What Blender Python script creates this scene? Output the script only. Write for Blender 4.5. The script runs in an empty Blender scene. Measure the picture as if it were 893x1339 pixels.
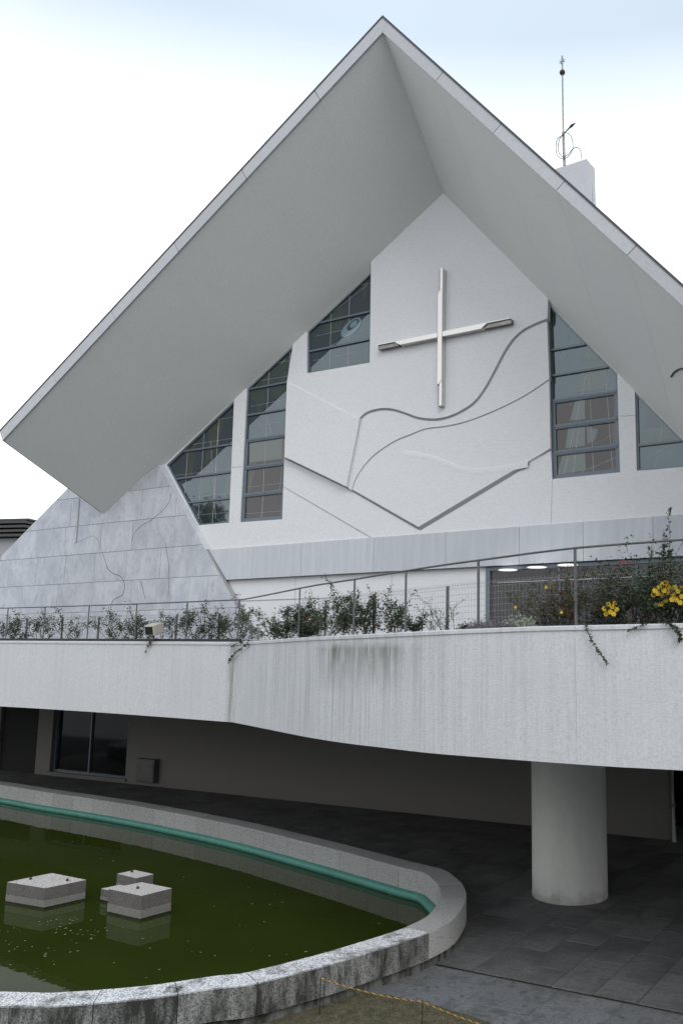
import bpy, math, random
from mathutils import Vector, Matrix
from mathutils.geometry import tessellate_polygon
random.seed(7)
S = bpy.context.scene
COL = S.collection
R = math.radians
# ------------------------------------------------------------------ camera
PITCH = math.atan((852.0 - 669.5) / 1140.0)
EYE = 4.4
PX0 = 640.0        # the picture is cropped off-centre: principal point right of the middle
cam_d = bpy.data.cameras.new('camera')
cam = bpy.data.objects.new('camera', cam_d); COL.objects.link(cam)
cam.location = (0, 0, EYE); cam.rotation_euler = (R(90) + PITCH, 0, 0)
cam_d.sensor_fit = 'HORIZONTAL'; cam_d.sensor_width = 36.0; cam_d.lens = 36.0 * 1140.0 / 893.0
cam_d.shift_x = -(PX0 - 446.5) / 893.0
cam_d.clip_start = .1; cam_d.clip_end = 3000
S.camera = cam
# ------------------------------------------------------------------ sky and sun
SUN_EL, SUN_AZ = R(42), R(-160)
w = bpy.data.worlds.new('World'); S.world = w; w.use_nodes = True
nt = w.node_tree; N = nt.nodes; LK = nt.links
bg = N['Background']; bg.inputs['Strength'].default_value = 0.1
sky = N.new('ShaderNodeTexSky'); sky.sky_type = 'NISHITA'; sky.sun_disc = False
sky.sun_elevation = SUN_EL; sky.sun_rotation = SUN_AZ; sky.dust_density = 2.0
tc = N.new('ShaderNodeTexCoord'); sp = N.new('ShaderNodeSeparateXYZ'); LK.new(tc.outputs['Generated'], sp.inputs[0])
rp = N.new('ShaderNodeValToRGB'); LK.new(sp.outputs['Z'], rp.inputs['Fac'])
e = rp.color_ramp.elements
e[0].position = 0.0; e[0].color = (.88, .88, .92, 1)
e[1].position = 1.0; e[1].color = (.44, .51, .62, 1)
k = e.new(.30); k.color = (1.0, 1.0, 1.0, 1)
k = e.new(.46); k.color = (.93, .96, .98, 1)
k = e.new(.61); k.color = (.44, .515, .60, 1)
nz = N.new('ShaderNodeTexNoise'); nz.inputs['Scale'].default_value = 2.2; nz.inputs['Detail'].default_value = 5
LK.new(tc.outputs['Generated'], nz.inputs['Vector'])
mr = N.new('ShaderNodeMapRange'); LK.new(nz.outputs['Fac'], mr.inputs['Value'])
mr.inputs['From Min'].default_value = .3; mr.inputs['From Max'].default_value = .7
mr.inputs['To Min'].default_value = 10.2; mr.inputs['To Max'].default_value = 11.6
vm = N.new('ShaderNodeVectorMath'); vm.operation = 'SCALE'
LK.new(rp.outputs['Color'], vm.inputs[0]); LK.new(mr.outputs[0], vm.inputs['Scale'])
mx = N.new('ShaderNodeMix'); mx.data_type = 'RGBA'; mx.inputs['Factor'].default_value = .93
LK.new(sky.outputs[0], mx.inputs['A']); LK.new(vm.outputs[0], mx.inputs['B'])
LK.new(mx.outputs['Result'], bg.inputs['Color'])
sun_d = bpy.data.lights.new('sun', 'SUN'); sun_d.energy = .9; sun_d.angle = R(35); sun_d.color = (1, .98, .95)
sun = bpy.data.objects.new('sun', sun_d); COL.objects.link(sun); sun.location = (0, 0, 40)
# comes from behind the camera, high and to the right
sd = Vector((math.sin(R(-160)) * -math.cos(SUN_EL), math.cos(R(-160)) * math.cos(SUN_EL), math.sin(SUN_EL)))
sun.rotation_euler = sd.to_track_quat('Z', 'Y').to_euler()
sky.sun_rotation = math.atan2(sd.x, sd.y)
S.view_settings.view_transform = 'Standard'; S.view_settings.look = 'None'
S.view_settings.exposure = 0.62; S.view_settings.gamma = 1.0

# ------------------------------------------------------------------ places
KSH = (PX0 - 446.5) / 1140.0
_ox, _oy = Vector((math.cos(R(-30.84)), math.sin(R(-30.84)), 0)), Vector((-math.sin(R(-30.84)), math.cos(R(-30.84)), 0))
def _sh(p): return Vector((p.x - KSH * p.y, p.y, p.z))
UA = _sh(_ox).length; ANG = math.atan2(_sh(_ox).y, _sh(_ox).x)
ex = Vector((math.cos(ANG), math.sin(ANG), 0)); ey = Vector((-math.sin(ANG), math.cos(ANG), 0)); UB0 = 22.52 * _sh(_oy).dot(ex); V0 = 22.52 * _sh(_oy).dot(ey)
def LT(u, v, z): return ex * u + ey * (v + V0) + Vector((0, 0, z))
def L(u, v, z): return ex * (u * UA + UB0) + ey * (v + V0) + Vector((0, 0, z))      # church frame -> world (v: depth behind the facade)
def ray(x, y):
    a = (x - PX0) / 1140; b = -(y - 669.5) / 1140
    return Vector((a, math.cos(PITCH) - b * math.sin(PITCH), math.sin(PITCH) + b * math.cos(PITCH)))
def onz(x, y, z):
    r = ray(x, y); t = (z - EYE) / r.z; return Vector((r.x * t, r.y * t, z))
def onv(x, y, v=0.):                                                    # traced point on the facade plane at depth v
    r = ray(x, y); t = (v + V0) / (r.dot(ey)); return Vector((r.x * t, r.y * t, EYE + r.z * t))
def loc(p): return ((p.dot(ex) - UB0) / UA, p.dot(ey) - V0, p.z)
WM = {}
def paler_tops(colr, amt=.9, gate=.36):  # mixes a paler colour onto upward faces by their normal, patchy with noise
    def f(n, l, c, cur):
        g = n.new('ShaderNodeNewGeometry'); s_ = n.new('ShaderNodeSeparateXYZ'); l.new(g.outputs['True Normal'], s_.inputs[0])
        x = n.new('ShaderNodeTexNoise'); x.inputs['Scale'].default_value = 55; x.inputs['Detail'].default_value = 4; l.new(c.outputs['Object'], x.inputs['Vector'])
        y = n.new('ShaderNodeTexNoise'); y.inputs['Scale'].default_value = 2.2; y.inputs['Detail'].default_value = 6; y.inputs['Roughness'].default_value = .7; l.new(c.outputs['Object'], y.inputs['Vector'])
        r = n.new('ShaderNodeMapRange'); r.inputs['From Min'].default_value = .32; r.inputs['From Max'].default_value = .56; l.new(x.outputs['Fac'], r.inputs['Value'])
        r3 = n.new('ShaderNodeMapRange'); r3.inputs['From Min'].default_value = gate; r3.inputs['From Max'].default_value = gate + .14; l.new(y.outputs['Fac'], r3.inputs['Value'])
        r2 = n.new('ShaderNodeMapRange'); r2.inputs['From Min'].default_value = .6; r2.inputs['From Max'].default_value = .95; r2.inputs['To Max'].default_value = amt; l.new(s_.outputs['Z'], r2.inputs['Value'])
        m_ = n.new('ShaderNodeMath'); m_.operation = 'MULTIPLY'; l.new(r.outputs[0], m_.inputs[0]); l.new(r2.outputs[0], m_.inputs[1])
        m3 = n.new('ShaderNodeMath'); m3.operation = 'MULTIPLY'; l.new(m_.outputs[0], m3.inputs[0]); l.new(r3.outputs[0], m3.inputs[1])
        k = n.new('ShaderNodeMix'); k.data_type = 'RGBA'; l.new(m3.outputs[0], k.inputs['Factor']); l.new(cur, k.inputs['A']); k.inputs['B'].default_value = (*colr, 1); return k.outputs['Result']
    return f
def reg(o, M): WM[o.name] = M
def tag(o, label=None, cat=None, group=None, kind=None):
    if label: o['label'] = label
    if cat: o['category'] = cat
    if group: o['group'] = group
    if kind: o['kind'] = kind
    return o
def thing(name, label, cat, p, group=None, rz=ANG):
    o = bpy.data.objects.new(name, None); COL.objects.link(o)
    o.location = p; o.rotation_euler = (0, 0, rz); o.empty_display_size = .3
    reg(o, Matrix.Translation(p) @ Matrix.Rotation(rz, 4, 'Z'))
    return tag(o, label, cat, group)
class MB:
    def __init__(s): s.v = []; s.f = []; s.uv = None; s.sm = []
    def add(s, vs, fs, smooth=False):
        b = len(s.v); s.v += [Vector(q) for q in vs]; s.f += [tuple(b + i for i in f) for f in fs]; s.sm += [smooth] * len(fs); return s
    def box(s, c, sx, sy, sz, X=None, Y=None, Z=None):
        X = X or ex; Y = Y or ey; Z = Z or Vector((0, 0, 1)); c = Vector(c); vs = []
        for i in (-.5, .5):
            for j in (-.5, .5):
                for k in (-.5, .5): vs.append(c + X * sx * i + Y * sy * j + Z * sz * k)
        return s.add(vs, [(0, 1, 3, 2), (4, 6, 7, 5), (0, 4, 5, 1), (2, 3, 7, 6), (0, 2, 6, 4), (1, 5, 7, 3)])
    def lbox(s, u0, u1, v0, v1, z0, z1):
        return s.box(L((u0 + u1) / 2, (v0 + v1) / 2, (z0 + z1) / 2), (u1 - u0) * UA, v1 - v0, z1 - z0)
    def tbox(s, u0, u1, v0, v1, z0, z1):
        return s.box(LT((u0 + u1) / 2, (v0 + v1) / 2, (z0 + z1) / 2), u1 - u0, v1 - v0, z1 - z0)
    def prism(s, front, off, back=True, fr=True, holes=()):
        """outline (world points) extruded by the vector off, or by a list of moved points"""
        loops = [[Vector(q) for q in front]] + [[Vector(q) for q in h] for h in holes]
        flat = [q for l in loops for q in l]; n = len(flat)
        bk = [q + Vector(off) for q in flat] if not isinstance(off, list) else [Vector(q) for q in off]
        tris = tessellate_polygon(loops); fs = []
        if fr: fs += [tuple(t) for t in tris]
        if back: fs += [(t[0] + n, t[2] + n, t[1] + n) for t in tris]
        b = 0
        for l in loops:
            m = len(l)
            for i in range(m): j = (i + 1) % m; fs.append((b + i, b + j, n + b + j, n + b + i))
            b += m
        return s.add(flat + bk, fs)
    def tube(s, pts, r, n=6, cap=True, smooth=True):
        pts = [Vector(p) for p in pts]; rs = r if isinstance(r, (list, tuple)) else [r] * len(pts)
        vs = []; up = Vector((0, 0, 1))
        for i, p in enumerate(pts):
            t = (pts[min(i + 1, len(pts) - 1)] - pts[max(i - 1, 0)]).normalized()
            a = t.cross(up)
            if a.length < .05: a = t.cross(Vector((1, 0, 0)))
            a.normalize(); b = t.cross(a)
            for k in range(n):
                q = 2 * math.pi * k / n + math.pi / n; vs.append(p + (a * math.cos(q) + b * math.sin(q)) * rs[i])
        fs = []
        for i in range(len(pts) - 1):
            for k in range(n): fs.append((i * n + k, i * n + (k + 1) % n, (i + 1) * n + (k + 1) % n, (i + 1) * n + k))
        s.add(vs, fs, smooth)
        if cap: s.add(vs[:n], [tuple(range(n))]); s.add(vs[-n:], [tuple(range(n))])
        return s
    def sphere(s, c, r, n=12, m=8, sz=1.):
        vs = []; fs = []
        for i in range(m + 1):
            a = math.pi * i / m
            for k in range(n):
                b = 2 * math.pi * k / n; vs.append(Vector(c) + Vector((math.sin(a) * math.cos(b), math.sin(a) * math.sin(b), math.cos(a) * sz)) * r)
        for i in range(m):
            for k in range(n): fs.append((i * n + k, i * n + (k + 1) % n, (i + 1) * n + (k + 1) % n, (i + 1) * n + k))
        return s.add(vs, fs, True)
    def build(s, name, mat, parent=None, bevel=0, uv=None, fix=True):
        if parent is None:
            xs = [q.x for q in s.v]; ys = [q.y for q in s.v]; zs = [q.z for q in s.v]
            M = Matrix.Translation(((min(xs) + max(xs)) / 2, (min(ys) + max(ys)) / 2, min(zs)))
        else: M = WM[parent.name]
        I = M.inverted()
        me = bpy.data.meshes.new(name); me.from_pydata([I @ q for q in s.v], [], s.f)
        me.materials.append(mat); me.polygons.foreach_set('use_smooth', s.sm)
        if uv:
            l = me.uv_layers.new(name='UVMap')
            for lp in me.loops: l.data[lp.index].uv = uv(s.v[lp.vertex_index])
        me.validate(); me.update()
        if fix and len(s.f) < 4000:
            import bmesh
            bm = bmesh.new(); bm.from_mesh(me); bmesh.ops.recalc_face_normals(bm, faces=bm.faces); bm.to_mesh(me); bm.free()
        o = bpy.data.objects.new(name, me); COL.objects.link(o)
        if parent is None: o.location = M.translation
        else: o.parent = parent
        reg(o, M)
        if bevel:
            b = o.modifiers.new('bevel', 'BEVEL'); b.width = bevel; b.segments = 2; b.limit_method = 'ANGLE'
        return o
# ------------------------------------------------------------------ materials
def mat(name, col, rough=.8, spec=.3, metal=0., noise=(), bump=None, coord='Object', rand=0., extra=None, ior=None):
    """noise: list of (scale, xyz stretch, colour, amount, lo, hi); bump: (scale, strength)"""
    m = bpy.data.materials.new(name); m.use_nodes = True; t = m.node_tree; n = t.nodes; l = t.links; b = n['Principled BSDF']
    b.inputs['Roughness'].default_value = rough; b.inputs['Specular IOR Level'].default_value = spec; b.inputs['Metallic'].default_value = metal
    if ior: b.inputs['IOR'].default_value = ior
    if ior and ior > 1.8: b.inputs['Specular Tint'].default_value = (.74, .90, 1, 1)
    c = n.new('ShaderNodeTexCoord'); cur = n.new('ShaderNodeRGB'); cur.outputs[0].default_value = (*col, 1); cur = cur.outputs[0]
    oi = n.new('ShaderNodeObjectInfo')
    off = n.new('ShaderNodeVectorMath'); off.operation = 'ADD'; l.new(c.outputs[coord], off.inputs[0])
    if rand:
        sc = n.new('ShaderNodeMath'); sc.operation = 'MULTIPLY'; sc.inputs[1].default_value = 37.; l.new(oi.outputs['Random'], sc.inputs[0]); l.new(sc.outputs[0], off.inputs[1])
    for (scale, st, nc, amt, lo, hi) in noise:
        mp = n.new('ShaderNodeMapping'); mp.inputs['Scale'].default_value = st; l.new(off.outputs[0], mp.inputs['Vector'])
        x = n.new('ShaderNodeTexNoise'); x.inputs['Scale'].default_value = scale; x.inputs['Detail'].default_value = 6; x.inputs['Roughness'].default_value = .65
        l.new(mp.outputs[0], x.inputs['Vector'])
        r = n.new('ShaderNodeMapRange'); r.inputs['From Min'].default_value = lo; r.inputs['From Max'].default_value = hi; r.inputs['To Max'].default_value = amt
        l.new(x.outputs['Fac'], r.inputs['Value'])
        k = n.new('ShaderNodeMix'); k.data_type = 'RGBA'; l.new(r.outputs[0], k.inputs['Factor']); l.new(cur, k.inputs['A']); k.inputs['B'].default_value = (*nc, 1)
        cur = k.outputs['Result']
    if rand:
        h = n.new('ShaderNodeHueSaturation'); r = n.new('ShaderNodeMapRange'); r.inputs['To Min'].default_value = 1 - rand; r.inputs['To Max'].default_value = 1 + rand
        l.new(oi.outputs['Random'], r.inputs['Value']); l.new(r.outputs[0], h.inputs['Value']); l.new(cur, h.inputs['Color']); cur = h.outputs[0]
    if extra: cur = extra(n, l, c, cur)
    l.new(cur, b.inputs['Base Color'])
    if bump:
        x = n.new('ShaderNodeTexNoise'); x.inputs['Scale'].default_value = bump[0]; x.inputs['Detail'].default_value = 4; l.new(c.outputs['Object'], x.inputs['Vector'])
        q = n.new('ShaderNodeBump'); q.inputs['Strength'].default_value = bump[1]; q.inputs['Distance'].default_value = .02
        l.new(x.outputs['Fac'], q.inputs['Height']); l.new(q.outputs[0], b.inputs['Normal'])
    return m
W1 = (1, 1, 1)
def leafmat(name, c1, c2, rough=.55):
    return mat(name, c1, rough, .35, noise=[(9, W1, c2, 1, .35, .65)])
M = {}
def splash(n, l, c, cur):
    s_ = n.new('ShaderNodeSeparateXYZ'); l.new(c.outputs['Object'], s_.inputs[0])
    x = n.new('ShaderNodeTexNoise'); x.inputs['Scale'].default_value = 5; x.inputs['Detail'].default_value = 6; l.new(c.outputs['Object'], x.inputs['Vector'])
    a = n.new('ShaderNodeMath'); a.operation = 'MULTIPLY_ADD'; a.inputs[1].default_value = -.7; l.new(x.outputs['Fac'], a.inputs[0]); l.new(s_.outputs['Z'], a.inputs[2])
    r = n.new('ShaderNodeMapRange'); r.inputs['From Min'].default_value = -.12; r.inputs['From Max'].default_value = -.42; r.inputs['To Max'].default_value = .55; l.new(a.outputs[0], r.inputs['Value'])
    k = n.new('ShaderNodeMix'); k.data_type = 'RGBA'; l.new(r.outputs[0], k.inputs['Factor']); l.new(cur, k.inputs['A']); k.inputs['B'].default_value = (.22, .21, .19, 1); return k.outputs['Result']
M['plaster'] = mat('sprayed_white_stone_plaster', (.72, .73, .745), .9, .15, noise=[(34, W1, (.44, .45, .475), .75, .46, .78), (.5, W1, (.68, .69, .72), .5, .4, .75), (2, (1, 1, .4), (.66, .67, .68), .3, .5, .8)], bump=(60, .35))
M['soffit'] = mat('grey_white_soffit_board', (.745, .76, .745), .85, .15, noise=[(26, W1, (.56, .57, .565), .45, .4, .7), (.35, W1, (.67, .69, .69), .6, .4, .7)], bump=(50, .15), rand=.012)
M['fascia'] = mat('pale_grey_fascia_plate', (.47, .48, .50), .7, .25, noise=[(12, (1, 1, 1), (.36, .37, .40), .5, .45, .7), (2, (.4, .4, 5), (.4, .4, .42), .35, .5, .75)], rand=.05, bump=(40, .15))
M['flash'] = mat('dark_metal_flashing', (.06, .06, .065), .5, .5, .3)
M['marble'] = mat('grey_white_marble', (.51, .53, .565), .55, .35, coord='Object', noise=[(1.1, (1.6, 1, 1), (.385, .41, .455), .9, .40, .62), (2.6, (2.2, 1, 1.2), (.33, .355, .40), .7, .52, .68), (22, W1, (.6, .62, .66), .4, .5, .75)], rand=.07, bump=(30, .1))
M['band'] = mat('blue_grey_stone_band', (.52, .545, .58), .6, .3, noise=[(2.5, (2.5, 1, .25), (.43, .455, .495), .9, .4, .7), (30, W1, (.5, .52, .56), .5, .45, .7)], rand=.05, bump=(30, .1))
M['relief_edge'] = mat('relief_moulding_grey', (.34, .34, .35), .8, .2, noise=[(20, W1, (.25, .25, .25), .5, .4, .7)])  # painted shade of the relief step undersides; also joints, wall cores and trim
M['frame'] = mat('blue_grey_window_metal', (.13, .16, .19), .45, .5, .25, noise=[(8, W1, (.10, .12, .15), .6, .4, .7)])
M['lead'] = mat('pale_lead_came', (.46, .47, .47), .5, .4)
def glass(name, col, rough=.03, ior=2.1, cells=()):
    def ex_(n, l, c, cur):
        v = n.new('ShaderNodeTexVoronoi'); v.inputs['Scale'].default_value = 1.1
        mp = n.new('ShaderNodeMapping'); mp.inputs['Scale'].default_value = (1.6, 1, .55); mp.inputs['Rotation'].default_value = (0, .35, 0)
        l.new(c.outputs['Object'], mp.inputs[0]); l.new(mp.outputs[0], v.inputs['Vector'])
        s_ = n.new('ShaderNodeSeparateColor'); l.new(v.outputs['Color'], s_.inputs[0])
        r = n.new('ShaderNodeValToRGB'); r.color_ramp.interpolation = 'CONSTANT'; l.new(s_.outputs[0], r.inputs['Fac'])
        e = r.color_ramp.elements; e[0].color = (*col, 1); e[1].position = .62; e[1].color = (*cells[0], 1)
        for p, cc in ((.75, cells[1]), (.87, cells[2])): q = e.new(p); q.color = (*cc, 1)
        return r.outputs['Color']
    m = mat(name, col, rough, .5, ior=ior, extra=ex_ if cells else None)
    t = m.node_tree; b = t.nodes['Principled BSDF']
    c = t.nodes.new('ShaderNodeTexCoord'); x = t.nodes.new('ShaderNodeTexNoise'); x.inputs['Scale'].default_value = 1.3; q = t.nodes.new('ShaderNodeBump')
    q.inputs['Strength'].default_value = .12; q.inputs['Distance'].default_value = .01
    t.links.new(c.outputs['Object'], x.inputs['Vector']); t.links.new(x.outputs['Fac'], q.inputs['Height']); t.links.new(q.outputs[0], b.inputs['Normal'])
    return m
M['glass_up'] = glass('stained_glass_reflective', (.03, .04, .045), .03, 1.95, [(.04, .055, .045), (.05, .055, .04), (.035, .04, .045)])
M['glass_low'] = glass('stained_glass_brownish', (.035, .032, .034), .12, 1.6, [(.085, .07, .05), (.06, .065, .06), (.08, .05, .045)])
M['glass_eye'] = mat('pale_blue_stained_glass', (.15, .22, .25), .1, .5, ior=1.9)
M['glass_yellow'] = mat('ochre_stained_glass', (.075, .07, .04), .1, .5, ior=1.9)
M['glass_red'] = mat('rust_stained_glass', (.06, .045, .04), .1, .5, ior=1.9)
M['glass_dark'] = mat('dark_tinted_glass', (.008, .009, .01), .06, .5, ior=1.5)
M['steel'] = mat('satin_stainless_steel', (.64, .63, .61), .34, .5, .75, noise=[(30, (1, 1, 1), (.60, .58, .54), .5, .4, .7)])
M['steel_dark'] = mat('shaded_bare_steel', (.24, .235, .22), .35, .5, .9, noise=[(14, W1, (.10, .10, .09), .8, .4, .7)])
M['concrete'] = mat('painted_smooth_concrete', (.66, .67, .64), .8, .2, noise=[(30, W1, (.50, .51, .49), .5, .4, .75), (.8, W1, (.58, .59, .57), .5, .4, .7), (2.5, (1, 1, .2), (.50, .50, .48), .5, .5, .72)], bump=(50, .3), extra=splash)
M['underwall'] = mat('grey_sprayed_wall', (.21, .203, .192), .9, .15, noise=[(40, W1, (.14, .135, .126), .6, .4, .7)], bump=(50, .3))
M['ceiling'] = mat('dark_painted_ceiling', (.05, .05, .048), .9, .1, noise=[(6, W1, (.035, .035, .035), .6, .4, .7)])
M['granite'] = mat('speckled_light_granite', (.41, .41, .40), .75, .3, noise=[(40, W1, (.14, .14, .14), .8, .45, .62), (1.6, W1, (.36, .355, .345), .8, .45, .7)], rand=.10, bump=(60, .3))
M['granite_dirty'] = mat('weathered_granite', (.26, .26, .25), .85, .25, noise=[(45, W1, (.07, .07, .065), .9, .45, .60), (3.5, (1, 1, .35), (.03, .031, .027), .95, .42, .58), (14, (1, 1, .25), (.03, .03, .026), .7, .52, .7)], rand=.16, bump=(40, .5), extra=paler_tops((.78, .78, .78), 1.))
M['granite_base'] = mat('damp_granite_base', (.17, .17, .16), .85, .2, noise=[(6, (1, 1, .3), (.03, .03, .025), .95, .4, .6)], bump=(30, .5))
M['block'] = mat('grey_concrete_block', (.17, .16, .15), .9, .2, noise=[(50, W1, (.06, .055, .05), .8, .42, .65), (5, (1, 1, .3), (.10, .095, .09), .8, .45, .7)], bump=(50, .5), extra=paler_tops((.60, .56, .53), 1., .1))
M['block_wet'] = mat('water_marked_concrete', (.23, .225, .205), .85, .2, noise=[(50, W1, (.10, .095, .085), .8, .42, .65)], bump=(60, .4))
M['algae'] = mat('black_algae_line', (.012, .016, .008), .6, .3, noise=[(20, W1, (.03, .035, .02), .8, .45, .6)])
M['pipe'] = mat('turquoise_pool_pipe', (.07, .25, .20), .5, .4, noise=[(5, W1, (.05, .17, .14), .7, .4, .7)])
M['pave'] = mat('dark_granite_paving', (.175, .176, .177), .75, .2, noise=[(35, W1, (.075, .076, .076), .8, .42, .62), (.9, W1, (.075, .075, .075), .8, .45, .65), (6, (.5, 3, 1), (.07, .07, .07), .5, .5, .7)], rand=.12, bump=(50, .3))
M['pave_joint'] = mat('dark_paving_joint', (.022, .022, .022), .9, .1, noise=[(30, W1, (.03, .03, .03), .6, .4, .7)])
M['pave_light'] = mat('stained_grey_paving', (.19, .195, .20), .8, .25, noise=[(40, W1, (.09, .09, .09), .8, .42, .62), (2.2, W1, (.07, .072, .066), .8, .50, .66), (9, W1, (.05, .052, .045), .7, .55, .68)], rand=.1, bump=(50, .4))
M['far_ground'] = mat('grey_asphalt_ground', (.22, .22, .21), .9, .15, noise=[(.5, W1, (.17, .17, .16), .7, .4, .7), (20, W1, (.16, .16, .16), .5, .5, .7)])
M['moss'] = mat('mossy_soil', (.13, .11, .075), .95, .1, noise=[(8, W1, (.05, .055, .03), .8, .4, .6), (40, W1, (.17, .16, .11), .7, .5, .65)], bump=(30, 1.))
M['grass'] = leafmat('short_dry_grass', (.20, .17, .10), (.09, .095, .045))
M['rail'] = mat('grey_painted_rail', (.12, .12, .125), .5, .4, .3, noise=[(14, W1, (.08, .08, .08), .6, .4, .7)])
M['wire'] = mat('grey_mesh_wire', (.27, .275, .28), .5, .4, .2)
M['leaf'] = leafmat('rose_leaf_green', (.075, .09, .05), (.025, .045, .02))
M['leaf_dark'] = leafmat('dark_shrub_leaf', (.042, .062, .028), (.02, .036, .015))
M['leaf_olive'] = leafmat('olive_autumn_leaf', (.10, .10, .035), (.045, .06, .02))
M['leaf_rust'] = leafmat('rusty_autumn_leaf', (.20, .08, .03), (.12, .09, .03))
M['stem'] = mat('dark_woody_stem', (.06, .05, .04), .85, .15, noise=[(20, W1, (.035, .03, .025), .7, .4, .7)])
M['red'] = mat('red_rose_petal', (.42, .03, .03), .6, .3)
M['yellow'] = mat('yellow_petal', (.68, .47, .04), .6, .3)
M['lilac'] = mat('grey_lilac_heather', (.22, .19, .24), .9, .1, noise=[(15, W1, (.12, .13, .10), .8, .4, .6)])
M['silver'] = mat('silvery_leaf', (.32, .34, .30), .8, .2, noise=[(15, W1, (.18, .22, .14), .8, .4, .6)])
M['soil'] = mat('planter_soil', (.05, .04, .03), .95, .1, bump=(20, 1.))
M['beige'] = mat('beige_lamp_housing', (.45, .42, .36), .6, .3, noise=[(10, W1, (.36, .34, .3), .5, .4, .7)])
M['black'] = mat('black_lamp_glass', (.02, .02, .02), .4, .3)
M['dark'] = mat('dark_interior', (.02, .02, .02), .8, .2)
M['room'] = mat('dim_room_wall', (.03, .03, .03), .9, .2)
M['box'] = mat('grey_metal_cabinet', (.12, .12, .12), .5, .4, .3, noise=[(6, W1, (.08, .08, .08), .6, .4, .7)])
M['orange'] = mat('yellow_rope_strand', (.50, .30, .08), .8, .2)
M['ropeblack'] = mat('black_rope_strand', (.03, .03, .03), .8, .2)
M['stake'] = mat('dark_metal_stake', (.03, .03, .03), .6, .4, .4)
M['rust'] = mat('rusty_bolt', (.07, .045, .035), .8, .3, .3)
M['darkroof'] = mat('dark_corrugated_roof', (.06, .06, .06), .6, .3)
M['greywall'] = mat('pale_grey_far_wall', (.30, .31, .33), .8, .2)
M['litter'] = mat('pale_fallen_leaf', (.30, .29, .21), .8, .2, noise=[(3, W1, (.12, .10, .05), .8, .4, .6)])
M['bark'] = mat('tree_bark', (.07, .055, .04), .9, .1, noise=[(8, (1, 1, .2), (.04, .03, .025), .8, .4, .6)])
def emis(name, col, s):
    m = bpy.data.materials.new(name); m.use_nodes = True; b = m.node_tree.nodes['Principled BSDF']
    b.inputs['Base Color'].default_value = (*col, 1); b.inputs['Emission Color'].default_value = (*col, 1); b.inputs['Emission Strength'].default_value = s; return m
M['lamp'] = emis('lit_ceiling_lamp', (1, .98, .95), .7)
# terrace parapet: streaks of dirt that run down from the coping (UV: metres along the wall, height)
def streaks(n, l, c, cur):
    uv = c.outputs['UV']; s = n.new('ShaderNodeSeparateXYZ'); l.new(uv, s.inputs[0])
    def math_(op, a, b=None):
        q = n.new('ShaderNodeMath'); q.operation = op
        for i, x in enumerate((a, b)):
            if x is None: continue
            if isinstance(x, (int, float)): q.inputs[i].default_value = x
            else: l.new(x, q.inputs[i])
        return q.outputs[0]
    def gauss(mu, sg):
        d = math_('DIVIDE', math_('SUBTRACT', s.outputs['X'], mu), sg); return math_('EXPONENT', math_('MULTIPLY', math_('MULTIPLY', d, d), -1.))
    def strk(sx, sy, lo, hi):
        mp = n.new('ShaderNodeMapping'); mp.inputs['Scale'].default_value = (sx, sy, 1); l.new(uv, mp.inputs[0])
        x = n.new('ShaderNodeTexNoise'); x.inputs['Scale'].default_value = 1; x.inputs['Detail'].default_value = 5; x.inputs['Roughness'].default_value = .7; l.new(mp.outputs[0], x.inputs['Vector'])
        r = n.new('ShaderNodeMapRange'); r.inputs['From Min'].default_value = lo; r.inputs['From Max'].default_value = hi; l.new(x.outputs['Fac'], r.inputs['Value']); return r.outputs[0]
    # the heavy stain patch, then the light streaking everywhere on the curved part
    top = n.new('ShaderNodeMapRange'); top.inputs['From Min'].default_value = .9; top.inputs['From Max'].default_value = 2.0; l.new(s.outputs['Y'], top.inputs['Value'])
    lip = n.new('ShaderNodeMapRange'); lip.inputs['From Min'].default_value = 2.0; lip.inputs['From Max'].default_value = 1.85; l.new(s.outputs['Y'], lip.inputs['Value'])
    a = math_('MULTIPLY', math_('MULTIPLY', strk(7, .8, .36, .56), math_('ADD', gauss(18.6, .6), math_('MULTIPLY', gauss(20.1, 1.0), .9))), math_('MULTIPLY', top.outputs[0], lip.outputs[0]))
    b_ = math_('MULTIPLY', strk(14, .25, .45, .75), math_('ADD', .22, math_('MULTIPLY', gauss(18, 4.5), .75)))
    d = math_('MULTIPLY', strk(9, .5, .35, .6), math_('MULTIPLY', gauss(12.65, .16), .75))
    for fac, colr in ((b_, (.30, .31, .31)), (a, (.17, .175, .15)), (d, (.2, .2, .17))):
        q = n.new('ShaderNodeMath'); q.operation = 'MINIMUM'; q.inputs[1].default_value = .9; l.new(fac, q.inputs[0])
        k = n.new('ShaderNodeMix'); k.data_type = 'RGBA'; l.new(q.outputs[0], k.inputs['Factor']); l.new(cur, k.inputs['A']); k.inputs['B'].default_value = (*colr, 1); cur = k.outputs['Result']
    return cur
M['parapet'] = mat('streaked_white_parapet', (.62, .63, .64), .9, .15, noise=[(34, W1, (.38, .39, .41), .8, .45, .78), (.7, W1, (.54, .55, .56), .6, .4, .7)], bump=(60, .3), extra=streaks)
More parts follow.
